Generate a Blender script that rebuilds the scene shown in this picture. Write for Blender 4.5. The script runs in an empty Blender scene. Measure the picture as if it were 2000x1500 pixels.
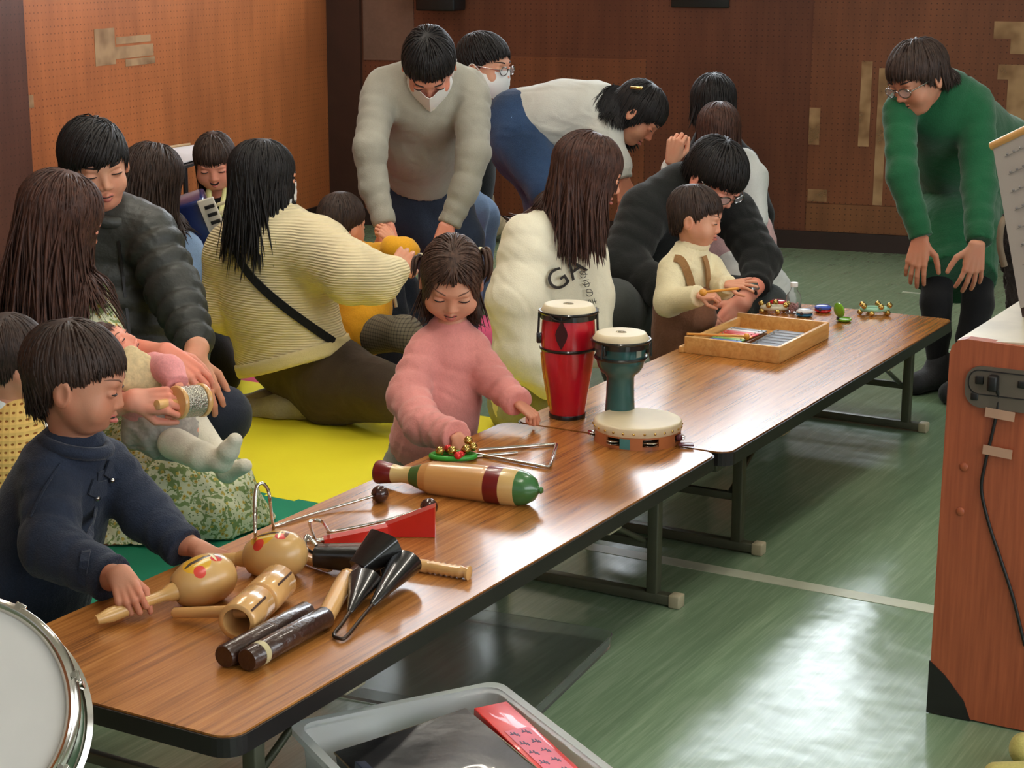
import bpy, bmesh, math
import numpy as np
from mathutils import Matrix, Vector
R_ = math.radians
sc = bpy.context.scene
COL = sc.collection
rng = np.random.default_rng(7)

# ------------------------------------------------------------------ camera
F_ = 3531.66; PITCH = .23738; YAW = .51747523; ROLL = .0036; CH = 1.46448
fw = np.array([-math.sin(YAW)*math.cos(PITCH), math.cos(YAW)*math.cos(PITCH), -math.sin(PITCH)])
rt = np.array([math.cos(YAW), math.sin(YAW), 0.]); up_ = np.cross(rt, fw)
rt, up_ = rt*math.cos(ROLL)+up_*math.sin(ROLL), up_*math.cos(ROLL)-rt*math.sin(ROLL)
C0 = np.array([0, 0, CH]); fh = np.array([-math.sin(YAW), math.cos(YAW), 0.])
rh = np.array([math.cos(YAW), math.sin(YAW), 0.])
def ray(x, y): return fw+rt*((x-1000)/F_)-up_*((y-750)/F_)
def WZ(x, y, z): d = ray(x, y); return C0+d*((z-CH)/d[2])
def W(x, y, D): d = ray(x, y); return C0+d*(D/(d@fh))
def V(a, b, c): # right of view, towards the viewer, up
    v = rh*a-fh*b+np.array([0, 0, c]); return v/np.linalg.norm(v)
cam = bpy.data.cameras.new('camera'); cam.sensor_width = 36; cam.lens = F_/2000*36; cam.clip_start = .05
co = bpy.data.objects.new('camera', cam); COL.objects.link(co)
M = Matrix(((rt[0], up_[0], -fw[0], 0), (rt[1], up_[1], -fw[1], 0), (rt[2], up_[2], -fw[2], CH), (0, 0, 0, 1)))
co.matrix_world = M; sc.camera = co

# ------------------------------------------------------------------ materials
def lin(c):
    return tuple(((v/255)/12.92 if v/255 <= .04045 else ((v/255+.055)/1.055)**2.4) for v in c)+(1,)
class NT:
    def __init__(s, name):
        s.m = bpy.data.materials.new(name); s.m.use_nodes = True; s.t = s.m.node_tree; s.n = s.t.nodes
        s.b = s.n['Principled BSDF']; s.tc = None
    def node(s, ty, **kw):
        n = s.n.new(ty)
        for k, v in kw.items():
            if hasattr(n, k): setattr(n, k, v)
            else: n.inputs[k].default_value = v
        return n
    def l(s, a, b): s.t.links.new(a, b)
    def coord(s, kind='Object', scale=(1, 1, 1), rot=(0, 0, 0), loc=(0, 0, 0)):
        if not s.tc: s.tc = s.node('ShaderNodeTexCoord')
        mp = s.node('ShaderNodeMapping'); mp.inputs['Scale'].default_value = scale; mp.inputs['Rotation'].default_value = rot; mp.inputs['Location'].default_value = loc
        s.l(s.tc.outputs[kind], mp.inputs[0]); return mp.outputs[0]
    def noise(s, vec, scale=5, detail=3, rough=.5, dist=0):
        n = s.node('ShaderNodeTexNoise'); n.inputs['Scale'].default_value = scale; n.inputs['Detail'].default_value = detail
        n.inputs['Roughness'].default_value = rough; n.inputs['Distortion'].default_value = dist; s.l(vec, n.inputs['Vector']); return n.outputs['Fac']
    def ramp(s, fac, stops, const=False):
        r = s.node('ShaderNodeValToRGB'); e = r.color_ramp.elements
        if const: r.color_ramp.interpolation = 'CONSTANT'
        while len(e) < len(stops): e.new(.5)
        for i, (p, c) in enumerate(stops): e[i].position = p; e[i].color = c if len(c) == 4 else lin(c)
        s.l(fac, r.inputs[0]); return r.outputs[0]
    def math(s, op, a, b=None, c=None):
        n = s.node('ShaderNodeMath', operation=op)
        for i, v in enumerate((a, b, c)):
            if v is None: continue
            if isinstance(v, (int, float)): n.inputs[i].default_value = v
            else: s.l(v, n.inputs[i])
        return n.outputs[0]
    def mix(s, fac, a, b):
        n = s.node('ShaderNodeMix', data_type='RGBA')
        for i, v in ((0, fac), (6, a), (7, b)):
            if isinstance(v, (int, float)): n.inputs[i].default_value = v
            elif isinstance(v, tuple): n.inputs[i].default_value = v if len(v) == 4 else lin(v)
            else: s.l(v, n.inputs[i])
        return n.outputs[2]
    def bump(s, h, strength=.3, dist=.01):
        n = s.node('ShaderNodeBump'); n.inputs['Strength'].default_value = strength; n.inputs['Distance'].default_value = dist
        s.l(h, n.inputs['Height']); s.l(n.outputs[0], s.b.inputs['Normal'])
    def set(s, **kw):
        for k, v in kw.items():
            i = s.b.inputs[k.replace('_', ' ')]
            if isinstance(v, (int, float, tuple)): i.default_value = v
            else: s.l(v, i)
        return s
def simple(name, col, rough=.6, metal=0, spec=.5, bump=None, var=.12, coat=0, sheen=0, trans=0, sub=0):
    n = NT(name); c = lin(col); v = n.coord()
    if var:
        f = n.noise(v, 9, 4); d = tuple(x*(1-var*1.3) for x in c[:3])+(1,); e = tuple(min(1, x*(1+var)) for x in c[:3])+(1,)
        n.set(Base_Color=n.ramp(f, [(.3, d), (.7, e)]))
    else: n.set(Base_Color=c)
    n.set(Roughness=rough, Metallic=metal, Specular_IOR_Level=spec, Coat_Weight=coat, Sheen_Weight=sheen, Transmission_Weight=trans)
    if sub: n.set(Subsurface_Weight=sub, Subsurface_Radius=(.012, .005, .003)); 
    if bump:
        kind, scale, st = bump
        if kind == 'noise': n.bump(n.noise(v, scale, 3), st, .006)
        elif kind == 'rib':
            w = n.node('ShaderNodeTexWave', bands_direction='Z'); w.inputs['Scale'].default_value = scale; w.inputs['Distortion'].default_value = 1.2
            w.inputs['Detail'].default_value = 1; w.inputs['Detail Scale'].default_value = .6
            n.l(v, w.inputs['Vector']); n.bump(w.outputs['Fac'], st, .006)
    return n.m
def fabric(name, col, rough=.92, st=.35, scale=260, var=.15, sheen=.15):
    n = NT(name); v = n.coord(); c = lin(col)
    f = n.noise(v, 6, 5); g = n.noise(v, scale, 2)
    f2 = n.math('MULTIPLY_ADD', g, .35, n.math('MULTIPLY', f, .65))
    d = tuple(x*(1-var*1.5) for x in c[:3])+(1,); e = tuple(min(1, x*(1+var)) for x in c[:3])+(1,)
    n.set(Base_Color=n.ramp(f2, [(.32, d), (.68, e)]), Roughness=rough, Specular_IOR_Level=.2, Sheen_Weight=sheen)
    n.bump(g, st, .003); return n.m
def skinmat(name, col):
    n = NT(name); v = n.coord(); c = lin(col)
    f = n.noise(v, 11, 4); r = (min(1, c[0]*1.08), c[1]*.8, c[2]*.76, 1)
    n.set(Base_Color=n.ramp(f, [(.38, c), (.72, r)]), Roughness=.55, Specular_IOR_Level=.35, Subsurface_Weight=.12, Subsurface_Radius=(.014, .005, .003), Subsurface_Scale=1.0)
    n.bump(n.noise(v, 300, 2), .08, .002); return n.m
def hairmat(name, col, hi):
    n = NT(name); v = n.coord(scale=(1, 1, .18))
    f = n.noise(v, 130, 3, .6)
    n.set(Base_Color=n.ramp(f, [(.3, col), (.75, hi)]), Roughness=.52, Specular_IOR_Level=.28)
    n.bump(f, .25, .002); return n.m
def spotted(name, base, spots, rough=.35, coat=.3, grain=0, var=.08):
    # coloured motif laid on the thing itself: ellipsoidal patches in object coordinates
    n = NT(name); col = lin(base); v = n.coord(scale=(30, 30, 3) if grain else (1, 1, 1))
    f = n.noise(v, 3 if grain else 9, 4); d = tuple(x*(1-2*var) for x in col[:3])+(1,)
    cur = n.ramp(f, [(.3, d), (.7, col)])
    for (c, r, cc) in spots:
        w = n.coord(scale=tuple(1/k for k in r), loc=tuple(-a/k for a, k in zip(c, r)))
        ln = n.node('ShaderNodeVectorMath', operation='LENGTH'); n.l(w, ln.inputs[0])
        cur = n.mix(n.math('LESS_THAN', ln.outputs['Value'], 1.), cur, lin(cc))
    n.set(Base_Color=cur, Roughness=rough, Coat_Weight=coat, Coat_Roughness=.15); return n.m
def banded(name, stops, z0, z1, rough=.3, coat=.5, ribs=0):
    n = NT(name); v = n.coord(); s = n.node('ShaderNodeSeparateXYZ'); n.l(v, s.inputs[0])
    t = n.math('DIVIDE', n.math('SUBTRACT', s.outputs[2], z0), z1-z0)
    c = n.ramp(t, stops, True)
    g = n.noise(n.coord(scale=(60, 60, 4)), 2, 3)
    c = n.mix(n.math('MULTIPLY', g, .22), c, lin((90, 55, 25)))
    n.set(Base_Color=c, Roughness=rough, Coat_Weight=coat, Coat_Roughness=.12)
    return n.m

# ------------------------------------------------------------------ meshes
def arr(V_): return np.asarray(V_, dtype=np.float64).reshape(-1, 3)
def join(*ms):
    Vs, Fs, o = [], [], 0
    for v, f in ms:
        v = arr(v); Vs.append(v)
        Fs += [tuple(i+o for i in q) for q in f] if not isinstance(f, np.ndarray) else (f+o).tolist()
        o += len(v)
    return np.concatenate(Vs), Fs
def build(name, vf, m, parent=None, smooth=True, world=True, auto=None):
    v, f = vf; v = arr(v)
    if parent is not None and world:
        r = parent
        while r.parent: r = r.parent
        Mi = np.array(r.matrix_basis.inverted()); v = v@Mi[:3, :3].T+Mi[:3, 3]
    me = bpy.data.meshes.new(name)
    if isinstance(f, list) and f and any(len(q) != len(f[0]) for q in f) or not isinstance(f, np.ndarray) and len(f) < 4:
        me.from_pydata(v.tolist(), [], [tuple(q) for q in f])
    else:
        fa = np.asarray(f, dtype=np.int32); k = fa.shape[1]
        me.vertices.add(len(v)); me.vertices.foreach_set('co', v.astype(np.float32).ravel())
        me.loops.add(fa.size); me.loops.foreach_set('vertex_index', fa.ravel())
        me.polygons.add(len(fa)); me.polygons.foreach_set('loop_start', np.arange(0, fa.size, k, dtype=np.int32))
        me.update(calc_edges=True); me.validate()
    if smooth:
        me.polygons.foreach_set('use_smooth', [True]*len(me.polygons))
        if auto: me.set_sharp_from_angle(angle=R_(auto))
        elif len(v) < 3000: me.set_sharp_from_angle(angle=R_(50))
    else: me.polygons.foreach_set('use_smooth', [False]*len(me.polygons))
    if isinstance(m, (list, tuple)):
        for q in m: me.materials.append(q)
    else: me.materials.append(m)
    o = bpy.data.objects.new(name, me); COL.objects.link(o)
    if parent is not None: o.parent = parent
    return o
def tag(o, label, cat, group=None, kind=None):
    o['label'] = label; o['category'] = cat
    if group: o['group'] = group
    if kind: o['kind'] = kind
    return o
def thing(name, label, cat, loc=(0, 0, 0), rotz=0, group=None, mat4=None):
    o = bpy.data.objects.new(name, None); COL.objects.link(o); o.empty_display_size = .05
    if mat4 is not None: o.matrix_basis = mat4
    else: o.location = [float(x) for x in loc]; o.rotation_euler = (0, 0, rotz)
    bpy.context.view_layer.update()
    return tag(o, label, cat, group)
def struct(name, vf, m, smooth=False):
    o = build(name, vf, m, smooth=smooth); o['kind'] = 'structure'; return o
def box(c, s, bev=0, R=None, seg=2):
    bm = bmesh.new(); bmesh.ops.create_cube(bm, size=1); bmesh.ops.scale(bm, vec=s, verts=bm.verts)
    if bev: bmesh.ops.bevel(bm, geom=bm.edges[:], offset=bev, segments=seg, affect='EDGES', profile=.5)
    v = np.array([q.co[:] for q in bm.verts]); bm.verts.index_update(); f = [tuple(q.index for q in p.verts) for p in bm.faces]; bm.free()
    if R is not None: v = v@np.asarray(R).T
    return v+np.asarray(c), f
def boxb(p0, p1, bev=0): p0, p1 = np.array(p0, float), np.array(p1, float); return box((p0+p1)/2, np.abs(p1-p0), bev)
def rotz(a): c, s = math.cos(a), math.sin(a); return np.array([[c, -s, 0], [s, c, 0], [0, 0, 1.]])
def frame(z, hint=(0, 0, 1)):
    z = np.array(z, float); z /= np.linalg.norm(z); h = np.array(hint, float)
    if abs(h@z) > .95: h = np.array([1., 0, 0])
    x = np.cross(h, z); x /= np.linalg.norm(x); return np.array([x, np.cross(z, x), z]).T
def mat4(p, R): m = Matrix.Identity(4)
def M4(p, R):
    m = Matrix.Identity(4)
    for i in range(3):
        for j in range(3): m[i][j] = float(R[i][j])
        m[i][3] = float(p[i])
    return m
def xf(vf, p=(0, 0, 0), R=None, s=1):
    v, f = vf; v = arr(v)*s
    if R is not None: v = v@np.asarray(R).T
    return v+np.asarray(p), f
def lathe(prof, n=32, sx=1, sy=1):
    P = np.array(prof, float); a = np.arange(n)*2*math.pi/n; v = []
    for r, z in P: v.append(np.stack([r*np.cos(a)*sx, r*np.sin(a)*sy, np.full(n, z)], 1))
    v = np.concatenate(v); f = []
    for i in range(len(P)-1):
        for j in range(n):
            k = (j+1) % n; f.append((i*n+j, i*n+k, (i+1)*n+k, (i+1)*n+j))
    v = np.concatenate([v, [[0, 0, P[0, 1]], [0, 0, P[-1, 1]]]]); a0, a1 = len(v)-2, len(v)-1; L = (len(P)-1)*n
    for j in range(n):   # only points and small ends are closed; wide rings stay open
        k = (j+1) % n
        if P[0, 0] < .004: f.append((a0, k, j))
        if P[-1, 0] < .004: f.append((a1, L+j, L+k))
    return v, f
def tube(pts, r, n=8, closed=False, caps=True):
    P = arr(pts); N = len(P); rr = np.full(N, r) if np.isscalar(r) else np.array(r, float)
    if closed: T = np.roll(P, -1, 0)-np.roll(P, 1, 0)
    else: T = np.gradient(P, axis=0)
    T /= np.linalg.norm(T, axis=1)[:, None]+1e-12
    u = np.cross(T[0], [0, 0, 1.]); 
    if np.linalg.norm(u) < .1: u = np.cross(T[0], [1., 0, 0])
    u /= np.linalg.norm(u); v = []; a = np.arange(n)*2*math.pi/n
    for i in range(N):
        u = u-T[i]*(u@T[i]); u /= np.linalg.norm(u); w = np.cross(T[i], u)
        v.append(P[i]+rr[i]*(np.cos(a)[:, None]*u+np.sin(a)[:, None]*w))
    v = np.concatenate(v); f = []
    for i in range(N if closed else N-1):
        b = ((i+1) % N)*n
        for j in range(n): k = (j+1) % n; f.append((i*n+j, i*n+k, b+k, b+j))
    if not closed and caps:
        v = np.concatenate([v, [P[0], P[-1]]]); m = len(v)
        for j in range(n): k = (j+1) % n; f.append((m-2, k, j)); f.append((m-1, (N-1)*n+j, (N-1)*n+k))
    return v, f
def smooth_path(pts, k=6):
    P = arr(pts); Q = np.concatenate([[2*P[0]-P[1]], P, [2*P[-1]-P[-2]]]); out = []
    for i in range(len(P)-1):
        a, b, c, d = Q[i:i+4]
        for t in np.arange(k)/k: out.append(.5*((2*b)+(c-a)*t+(2*a-5*b+4*c-d)*t*t+(3*b-a-3*c+d)*t**3))
    out.append(P[-1]); return np.array(out)
def sphere(c, r, n=16, R=None):
    r = np.array([r]*3 if np.isscalar(r) else r, float)
    p = [(math.sin(math.pi*i/n)+1e-6, -math.cos(math.pi*i/n)) for i in range(n+1)]
    v, f = lathe(p, n+4); v = v*r
    if R is not None: v = v@np.asarray(R).T
    return v+np.asarray(c), f
def prism(poly, z0, z1, R=None, p=(0, 0, 0)):
    P = np.array(poly, float); n = len(P)
    v = np.concatenate([np.c_[P, np.full(n, z0)], np.c_[P, np.full(n, z1)]])
    f = [tuple(range(n))[::-1], tuple(range(n, 2*n))]+[(i, (i+1) % n, n+(i+1) % n, n+i) for i in range(n)]
    return xf((v, f), p, R)
def rrect(x0, y0, x1, y1, r, n=6):
    out = []
    for cx, cy, a in ((x1-r, y1-r, 0), (x0+r, y1-r, 90), (x0+r, y0+r, 180), (x1-r, y0+r, 270)):
        for i in range(n+1): t = R_(a+90*i/n); out.append((cx+r*math.cos(t), cy+r*math.sin(t)))
    return out
def copy_tree(o, parent=None):
    c = o.copy(); COL.objects.link(c)
    if parent is not None: c.parent = parent
    for ch in list(o.children): copy_tree(ch, c)
    return c

# ------------------------------------------------------------------ distance-field modelling (smooth organic surfaces)
def cap(a, b, ra, rb, k=.03, fl=None, op='u', cut=None, rip=None):
    return dict(t='c', a=np.array(a, float), b=np.array(b, float), ra=ra, rb=rb, k=k, fl=fl, op=op, cut=cut, rip=rip)
def ell(c, r, R=None, k=.03, op='u'):
    return dict(t='e', c=np.array(c, float), r=np.array(r, float), R=np.eye(3) if R is None else np.asarray(R), k=k, op=op)
def dist(p, X, Y, Z):
    if p['t'] == 'e':
        x, y, z = X-p['c'][0], Y-p['c'][1], Z-p['c'][2]; A = p['R']; r = p['r']
        u = [(x*A[0, i]+y*A[1, i]+z*A[2, i])/r[i] for i in range(3)]
        k0 = np.sqrt(u[0]**2+u[1]**2+u[2]**2)+1e-9
        k1 = np.sqrt((u[0]/r[0])**2+(u[1]/r[1])**2+(u[2]/r[2])**2)+1e-9
        return k0*(k0-1)/k1
    a, b = p['a'], p['b']; ba = b-a; bb = max(ba@ba, 1e-9)
    x, y, z = X-a[0], Y-a[1], Z-a[2]
    t = np.clip((x*ba[0]+y*ba[1]+z*ba[2])/bb, 0, 1)
    x, y, z = x-t*ba[0], y-t*ba[1], z-t*ba[2]
    if p['fl'] is not None:
        v, s = p['fl']; q = (x*v[0]+y*v[1]+z*v[2])*(s-1); x, y, z = x+q*v[0], y+q*v[1], z+q*v[2]
    r = p['ra']+(p['rb']-p['ra'])*t
    if p['rip'] is not None:
        am, fr, ph = p['rip']; L = math.sqrt(bb)
        sl = (X*3.1+Y*2.3+Z*1.7)*4
        r = r+am*(np.abs(np.sin(t*L*fr*.5+ph+.6*np.sin(sl*.8)))-.6)
    d = np.sqrt(x*x+y*y+z*z)-r
    if p['fl'] is not None: d = d/max(1., p['fl'][1]**.5)
    if p['cut']:
        L = math.sqrt(bb)
        if 'b' in p['cut']: d = np.maximum(d, ((X-b[0])*ba[0]+(Y-b[1])*ba[1]+(Z-b[2])*ba[2])/L)
        if 'a' in p['cut']: d = np.maximum(d, -((X-a[0])*ba[0]+(Y-a[1])*ba[1]+(Z-a[2])*ba[2])/L)
    return d
def comb(F, d, p):
    k = p['k']
    if p['op'] == 'u': h = np.maximum(k-np.abs(F-d), 0)/k; return np.minimum(F, d)-h*h*k*.25
    d = -d; h = np.maximum(k-np.abs(F-d), 0)/k; return np.maximum(F, d)+h*h*k*.25
def sdf(prims, X, Y, Z):
    F = np.full(np.broadcast(X, Y, Z).shape, 1.)
    for p in prims: F = comb(F, dist(p, X, Y, Z), p)
    return F
def bbox(p, m):
    if p['t'] == 'e':
        e = np.sqrt(((p['R']*p['r'])**2).sum(1)); return p['c']-e-m, p['c']+e+m
    r = max(p['ra'], p['rb'])
    if p['rip'] is not None: r += p['rip'][0]
    return np.minimum(p['a'], p['b'])-r-m, np.maximum(p['a'], p['b'])+r+m
def nets(prims, h, zmin=None):
    bs = [bbox(p, 0) for p in prims if p['op'] == 'u']
    lo = np.min([b[0] for b in bs], 0)-3*h-.01; hi = np.max([b[1] for b in bs], 0)+3*h+.01
    n = np.ceil((hi-lo)/h).astype(int)+1
    ax = [(lo[i]+h*np.arange(n[i])).astype(np.float32) for i in range(3)]
    F = np.ones(n, np.float32)
    for p in prims:
        b0, b1 = bbox(p, p['k']+2*h)
        i0 = np.clip(np.floor((b0-lo)/h).astype(int), 0, n); i1 = np.clip(np.ceil((b1-lo)/h).astype(int)+1, 0, n)
        if (i1 <= i0).any(): continue
        s = tuple(slice(a, b) for a, b in zip(i0, i1))
        d = dist(p, ax[0][s[0]][:, None, None], ax[1][s[1]][None, :, None], ax[2][s[2]][None, None, :])
        F[s] = comb(F[s], d.astype(np.float32), p)
    if zmin is not None: F = np.maximum(F, (zmin-ax[2])[None, None, :])
    I = F < 0; c = np.zeros(n-1, np.int8)
    for dx in (0, 1):
        for dy in (0, 1):
            for dz in (0, 1): c += I[dx:n[0]-1+dx, dy:n[1]-1+dy, dz:n[2]-1+dz]
    act = (c > 0) & (c < 8); ci = np.argwhere(act); idx = -np.ones(n-1, np.int64); idx[act] = np.arange(len(ci))
    corners = [(dx, dy, dz) for dx in (0, 1) for dy in (0, 1) for dz in (0, 1)]
    val = np.stack([F[ci[:, 0]+a, ci[:, 1]+b, ci[:, 2]+c_] for a, b, c_ in corners], 1)
    acc = np.zeros((len(ci), 3)); cnt = np.zeros(len(ci))
    for i, A in enumerate(corners):
        for j, B in enumerate(corners):
            if j <= i or sum(abs(x-y) for x, y in zip(A, B)) != 1: continue
            va, vb = val[:, i], val[:, j]; m = (va < 0) != (vb < 0)
            t = np.where(m, va/(va-vb+1e-12), 0)
            acc += m[:, None]*(np.array(A)+t[:, None]*(np.array(B)-np.array(A))); cnt += m
    P = lo+h*(ci+acc/cnt[:, None]); fs = []
    for a in range(3):
        b, c_ = (a+1) % 3, (a+2) % 3
        s0 = [slice(None)]*3; s1 = [slice(None)]*3; s0[a] = slice(0, n[a]-1); s1[a] = slice(1, n[a])
        A, B = I[tuple(s0)], I[tuple(s1)]; E_ = np.argwhere(A != B)
        ok = (E_[:, b] > 0) & (E_[:, c_] > 0) & (E_[:, b] < n[b]-1) & (E_[:, c_] < n[c_]-1); E_ = E_[ok]
        q = []
        for ob, oc in ((1, 1), (0, 1), (0, 0), (1, 0)):
            e = E_.copy(); e[:, b] -= ob; e[:, c_] -= oc; q.append(idx[e[:, 0], e[:, 1], e[:, 2]])
        q = np.stack(q, 1); fl = A[E_[:, 0], E_[:, 1], E_[:, 2]]
        q[~fl] = q[~fl][:, ::-1]; fs.append(q)
    Q = np.concatenate(fs); Q = Q[(Q >= 0).all(1)]
    return P, Q.astype(np.int32)
def normals(P, Q):
    n = np.cross(P[Q[:, 2]]-P[Q[:, 0]], P[Q[:, 3]]-P[Q[:, 1]]); N = np.zeros_like(P)
    for i in range(4): np.add.at(N, Q[:, i], n)
    return N/(np.linalg.norm(N, axis=1)[:, None]+1e-12)
def folds(P, Q, amp, freq, seed=0, sq=(1, 1, 1)):
    r = np.random.default_rng(seed+11); N = normals(P, Q); X = P*np.array(sq)
    w = X+.035*np.sin(X@r.normal(0, 14, (3, 3))+r.uniform(0, 6, 3)); d = np.zeros(len(P))
    for i in range(5):
        k = r.normal(0, 1, 3); k /= np.linalg.norm(k); f = freq*(.6+.5*i)
        s = np.sin(w@k*f+r.uniform(0, 6)); m = .5+.5*np.sin(P@(r.normal(0, 1, 3)*9)+r.uniform(0, 6))
        d += ((1-np.abs(s)*1.6)*.32-np.exp(-(s*3.2)**2)*.75*m)/(1+.4*i)
    return P+N*(d*amp)[:, None], Q
# ------------------------------------------------------------------ figures
def head_local(kid=0., smile=0., ears=1):
    P = []
    c = lambda *a, **k: P.append(cap(*a, **k)); e = lambda *a, **k: P.append(ell(*a, **k))
    e((0, -.06, .13), (.34+.02*kid, .425, .375), k=.05)
    e((0, .10, -.12), (.285+.03*kid, .28, .35-.05*kid), k=.12)
    e((0, .22, -.37+.05*kid), (.135, .12, .09), k=.12)
    for s in (-1, 1):
        e((s*.16, .235, -.17), (.12+.025*kid, .11, .12+.02*kid), k=.08)
        c((s*.25, .0, -.15), (s*.13, .17, -.36+.03*kid), .07, .06, k=.1)
    c((-.15, .33, .085), (.15, .33, .085), .045, .045, k=.08)
    for s in (-1, 1):
        P.append(ell((s*.15, .425, -.005), (.085, .07, .045), k=.06, op='s'))
        P.append(ell((s*.15, .325, -.005), (.075, .055, .045), k=.015))
    c((0, .36, .0), (0, .425-.03*kid, -.125), .028, .043+.006*kid, k=.05)
    for s in (-1, 1): e((s*.05, .385-.02*kid, -.15), (.034, .04, .028), k=.025)
    zl = -.265+.02*kid
    for s in (-1, 1):
        c((0, .378, zl+.018), (s*.085, .335, zl+.004+smile*.03), .024, .012, k=.02)
        c((0, .372, zl-.028), (s*.075, .335, zl-.012+smile*.03), .027, .012, k=.02)
    P.append(cap((-.08, .40, zl-.003), (.08, .40, zl-.003), .010+.02*smile, .010+.02*smile, k=.012, op='s'))
    for s in ((-1, 1) if ears else ()):
        Rr = np.array(Matrix.Rotation(-s*.35, 3, 'Z')@Matrix.Rotation(.15, 3, 'X'))
        e((s*.355, -.045, -.055), (.035, .085, .125), R=Rr, k=.03)
        P.append(ell((s*.395, -.03, -.045), (.025, .045, .075), R=Rr, k=.02, op='s'))
    return P
def tworld(P, c, R, s):
    o = []
    for p in P:
        q = dict(p); q['k'] = p['k']*s
        if p['t'] == 'e': q['c'] = c+R@(p['c']*s); q['r'] = p['r']*s; q['R'] = R@p['R']
        else:
            q['a'] = c+R@(p['a']*s); q['b'] = c+R@(p['b']*s); q['ra'] = p['ra']*s; q['rb'] = p['rb']*s
        o.append(q)
    return o
def hairline(phi, st):
    return np.interp(np.abs(phi), [0, .6, 1.05, 1.45, 1.8, 2.2, math.pi], st)
HL_SHORT = [R_(a) for a in (34, 26, 12, 0, -6, -26, -34)]
HL_KID = [R_(a) for a in (30, 24, 10, 0, -4, -30, -38)]
def locks(c, R, s, st, cols, seed):
    """strands that leave the scalp, follow the skull and fall with gravity; each ends at its cut line"""
    r = np.random.default_rng(seed); n = int(st.get('n', 1100)*1.7); ctr = np.array([0, -.06, .13]); rad = np.array([.35, .435, .385])
    hl = st.get('hl', HL_SHORT)
    i = np.arange(n*2)+.5; z = 1-2*i/(n*2); ph = i*2.39996; rr = np.sqrt(1-z*z)
    d = np.stack([rr*np.sin(ph), rr*np.cos(ph), z], 1); d += r.normal(0, .015, d.shape)
    d /= np.linalg.norm(d, axis=1)[:, None]
    phi = np.arctan2(d[:, 0], d[:, 1]); el = np.arcsin(np.clip(d[:, 2], -1, 1))
    m = el > hairline(phi, hl); d, phi, el = d[m], phi[m], el[m]; n = len(d)
    w = np.array(st.get('whorl', (0, -.3, .95))); w = w/np.linalg.norm(w)
    t = d-w; t[:, 0] *= st.get('part', 1.); t[:, 0] += st.get('sweep', 0.)*(d[:, 1] > 0)
    t -= d*(t*d).sum(1)[:, None]; t /= np.linalg.norm(t, axis=1)[:, None]+1e-9
    vol = st.get('vol', .06); lay = r.uniform(0, 1, n); off = vol*(.35+.65*lay)
    cz = np.array(st['cut'])[:, None] if np.ndim(st['cut']) > 1 else np.array(st['cut'])
    rag = r.normal(0, st.get('rag', .03), n); L = st.get('len', 1.1)*r.uniform(.85, 1.05, n); steps = st.get('steps', 14); sz = st.get('sz', .0)+r.uniform(-.05, .05, n)
    Pw = c+((ctr+d*rad*(1+off[:, None]*.4))*s)@R.T; Tw = t@R.T
    g = st.get('g', .1); wav = st.get('wave', 0.); G = np.array([0, 0, -1.]); pts = [Pw.copy()]; cur = Pw; alive = np.ones(n, bool)
    ph0 = r.uniform(0, 6.3, n); sd = r.normal(0, 1, (n, 3)); clump = np.stack([np.sin(d@np.array([17., 9, 5])+1), np.sin(d@np.array([7., 19, 3])), np.sin(d@np.array([5., 9, 15])+2)], 1)
    for k in range(steps):
        ex = np.clip(k/steps*1.6, 0, 1)
        Tw = Tw*(1-g*(.4+ex))+G*g*(.4+ex)+sd*.008+clump*.03
        if wav: Tw = Tw+(wav*np.sin(ph0*.3+clump[:, 0]*2+k*1.25))[:, None]*np.cross(Tw, G+sd*.3)
        Tw /= np.linalg.norm(Tw, axis=1)[:, None]; nxt = cur+Tw*(L*s/steps)[:, None]
        q = ((nxt-c)@R)/s; v = (q-ctr)/(rad*(1+off[:, None])); ln = np.linalg.norm(v, axis=1)
        ins = (ln < 1) | ((q[:, 2] > sz) & (ln < 1.6)); v[ins] /= ln[ins][:, None]; nxt = c+((ctr+v*(rad*(1+off[:, None])))*s)@R.T
        nn = (v/(rad*(1+off[:, None]))); nn /= np.linalg.norm(nn, axis=1)[:, None]; nn = nn@R.T; dn_ = (Tw*nn).sum(1)[:, None]; Tw = np.where(ins[:, None], Tw-nn*dn_, Tw)
        q = ((nxt-c)@R)/s; fc = np.array([0, .08, -.13]); fr_ = np.array([.335, .33, .38])*(1+off[:, None]*.4)
        v = (q-fc)/fr_; ln = np.linalg.norm(v, axis=1); ins = ln < 1; v[ins] /= ln[ins][:, None]+1e-9; nxt = c+((fc+v*fr_)*s)@R.T
        for p in cols:
            ba = p['b']-p['a']; x = nxt-p['a']; tt = np.clip((x@ba)/max(ba@ba, 1e-9), 0, 1)
            x = x-tt[:, None]*ba
            if p['fl'] is not None: fv, fs = p['fl']; x = x+((x@fv)*(fs-1))[:, None]*fv
            rr_ = (p['ra']+(p['rb']-p['ra'])*tt)+.004+.012*lay; dd = np.linalg.norm(x, axis=1)+1e-9
            push = np.maximum(rr_-dd, 0); x = x*(push/dd)[:, None]
            if p['fl'] is not None: x = x-((x@fv)*(1-1/fs))[:, None]*fv
            nxt = nxt+x
        q = ((nxt-c)@R)/s; ph2 = np.abs(np.arctan2(q[:, 0]-ctr[0], q[:, 1]-ctr[1]))
        cutz = np.interp(ph2, [0, .55, .85, 1.15, 1.5, 1.9, math.pi], st['cut'])+rag
        alive &= (q[:, 2] > cutz) | (k < 1)
        cur = np.where(alive[:, None], nxt, cur+(nxt-cur)*1e-3); pts.append(cur.copy())
    P0 = np.stack(pts, 1); N = st.get('pts', 9 if L.mean() < 1.2 else 14); out = np.empty((n, N, 3))
    sl = np.concatenate([np.zeros((n, 1)), np.cumsum(np.linalg.norm(np.diff(P0, axis=1), axis=2), 1)], 1)
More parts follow.
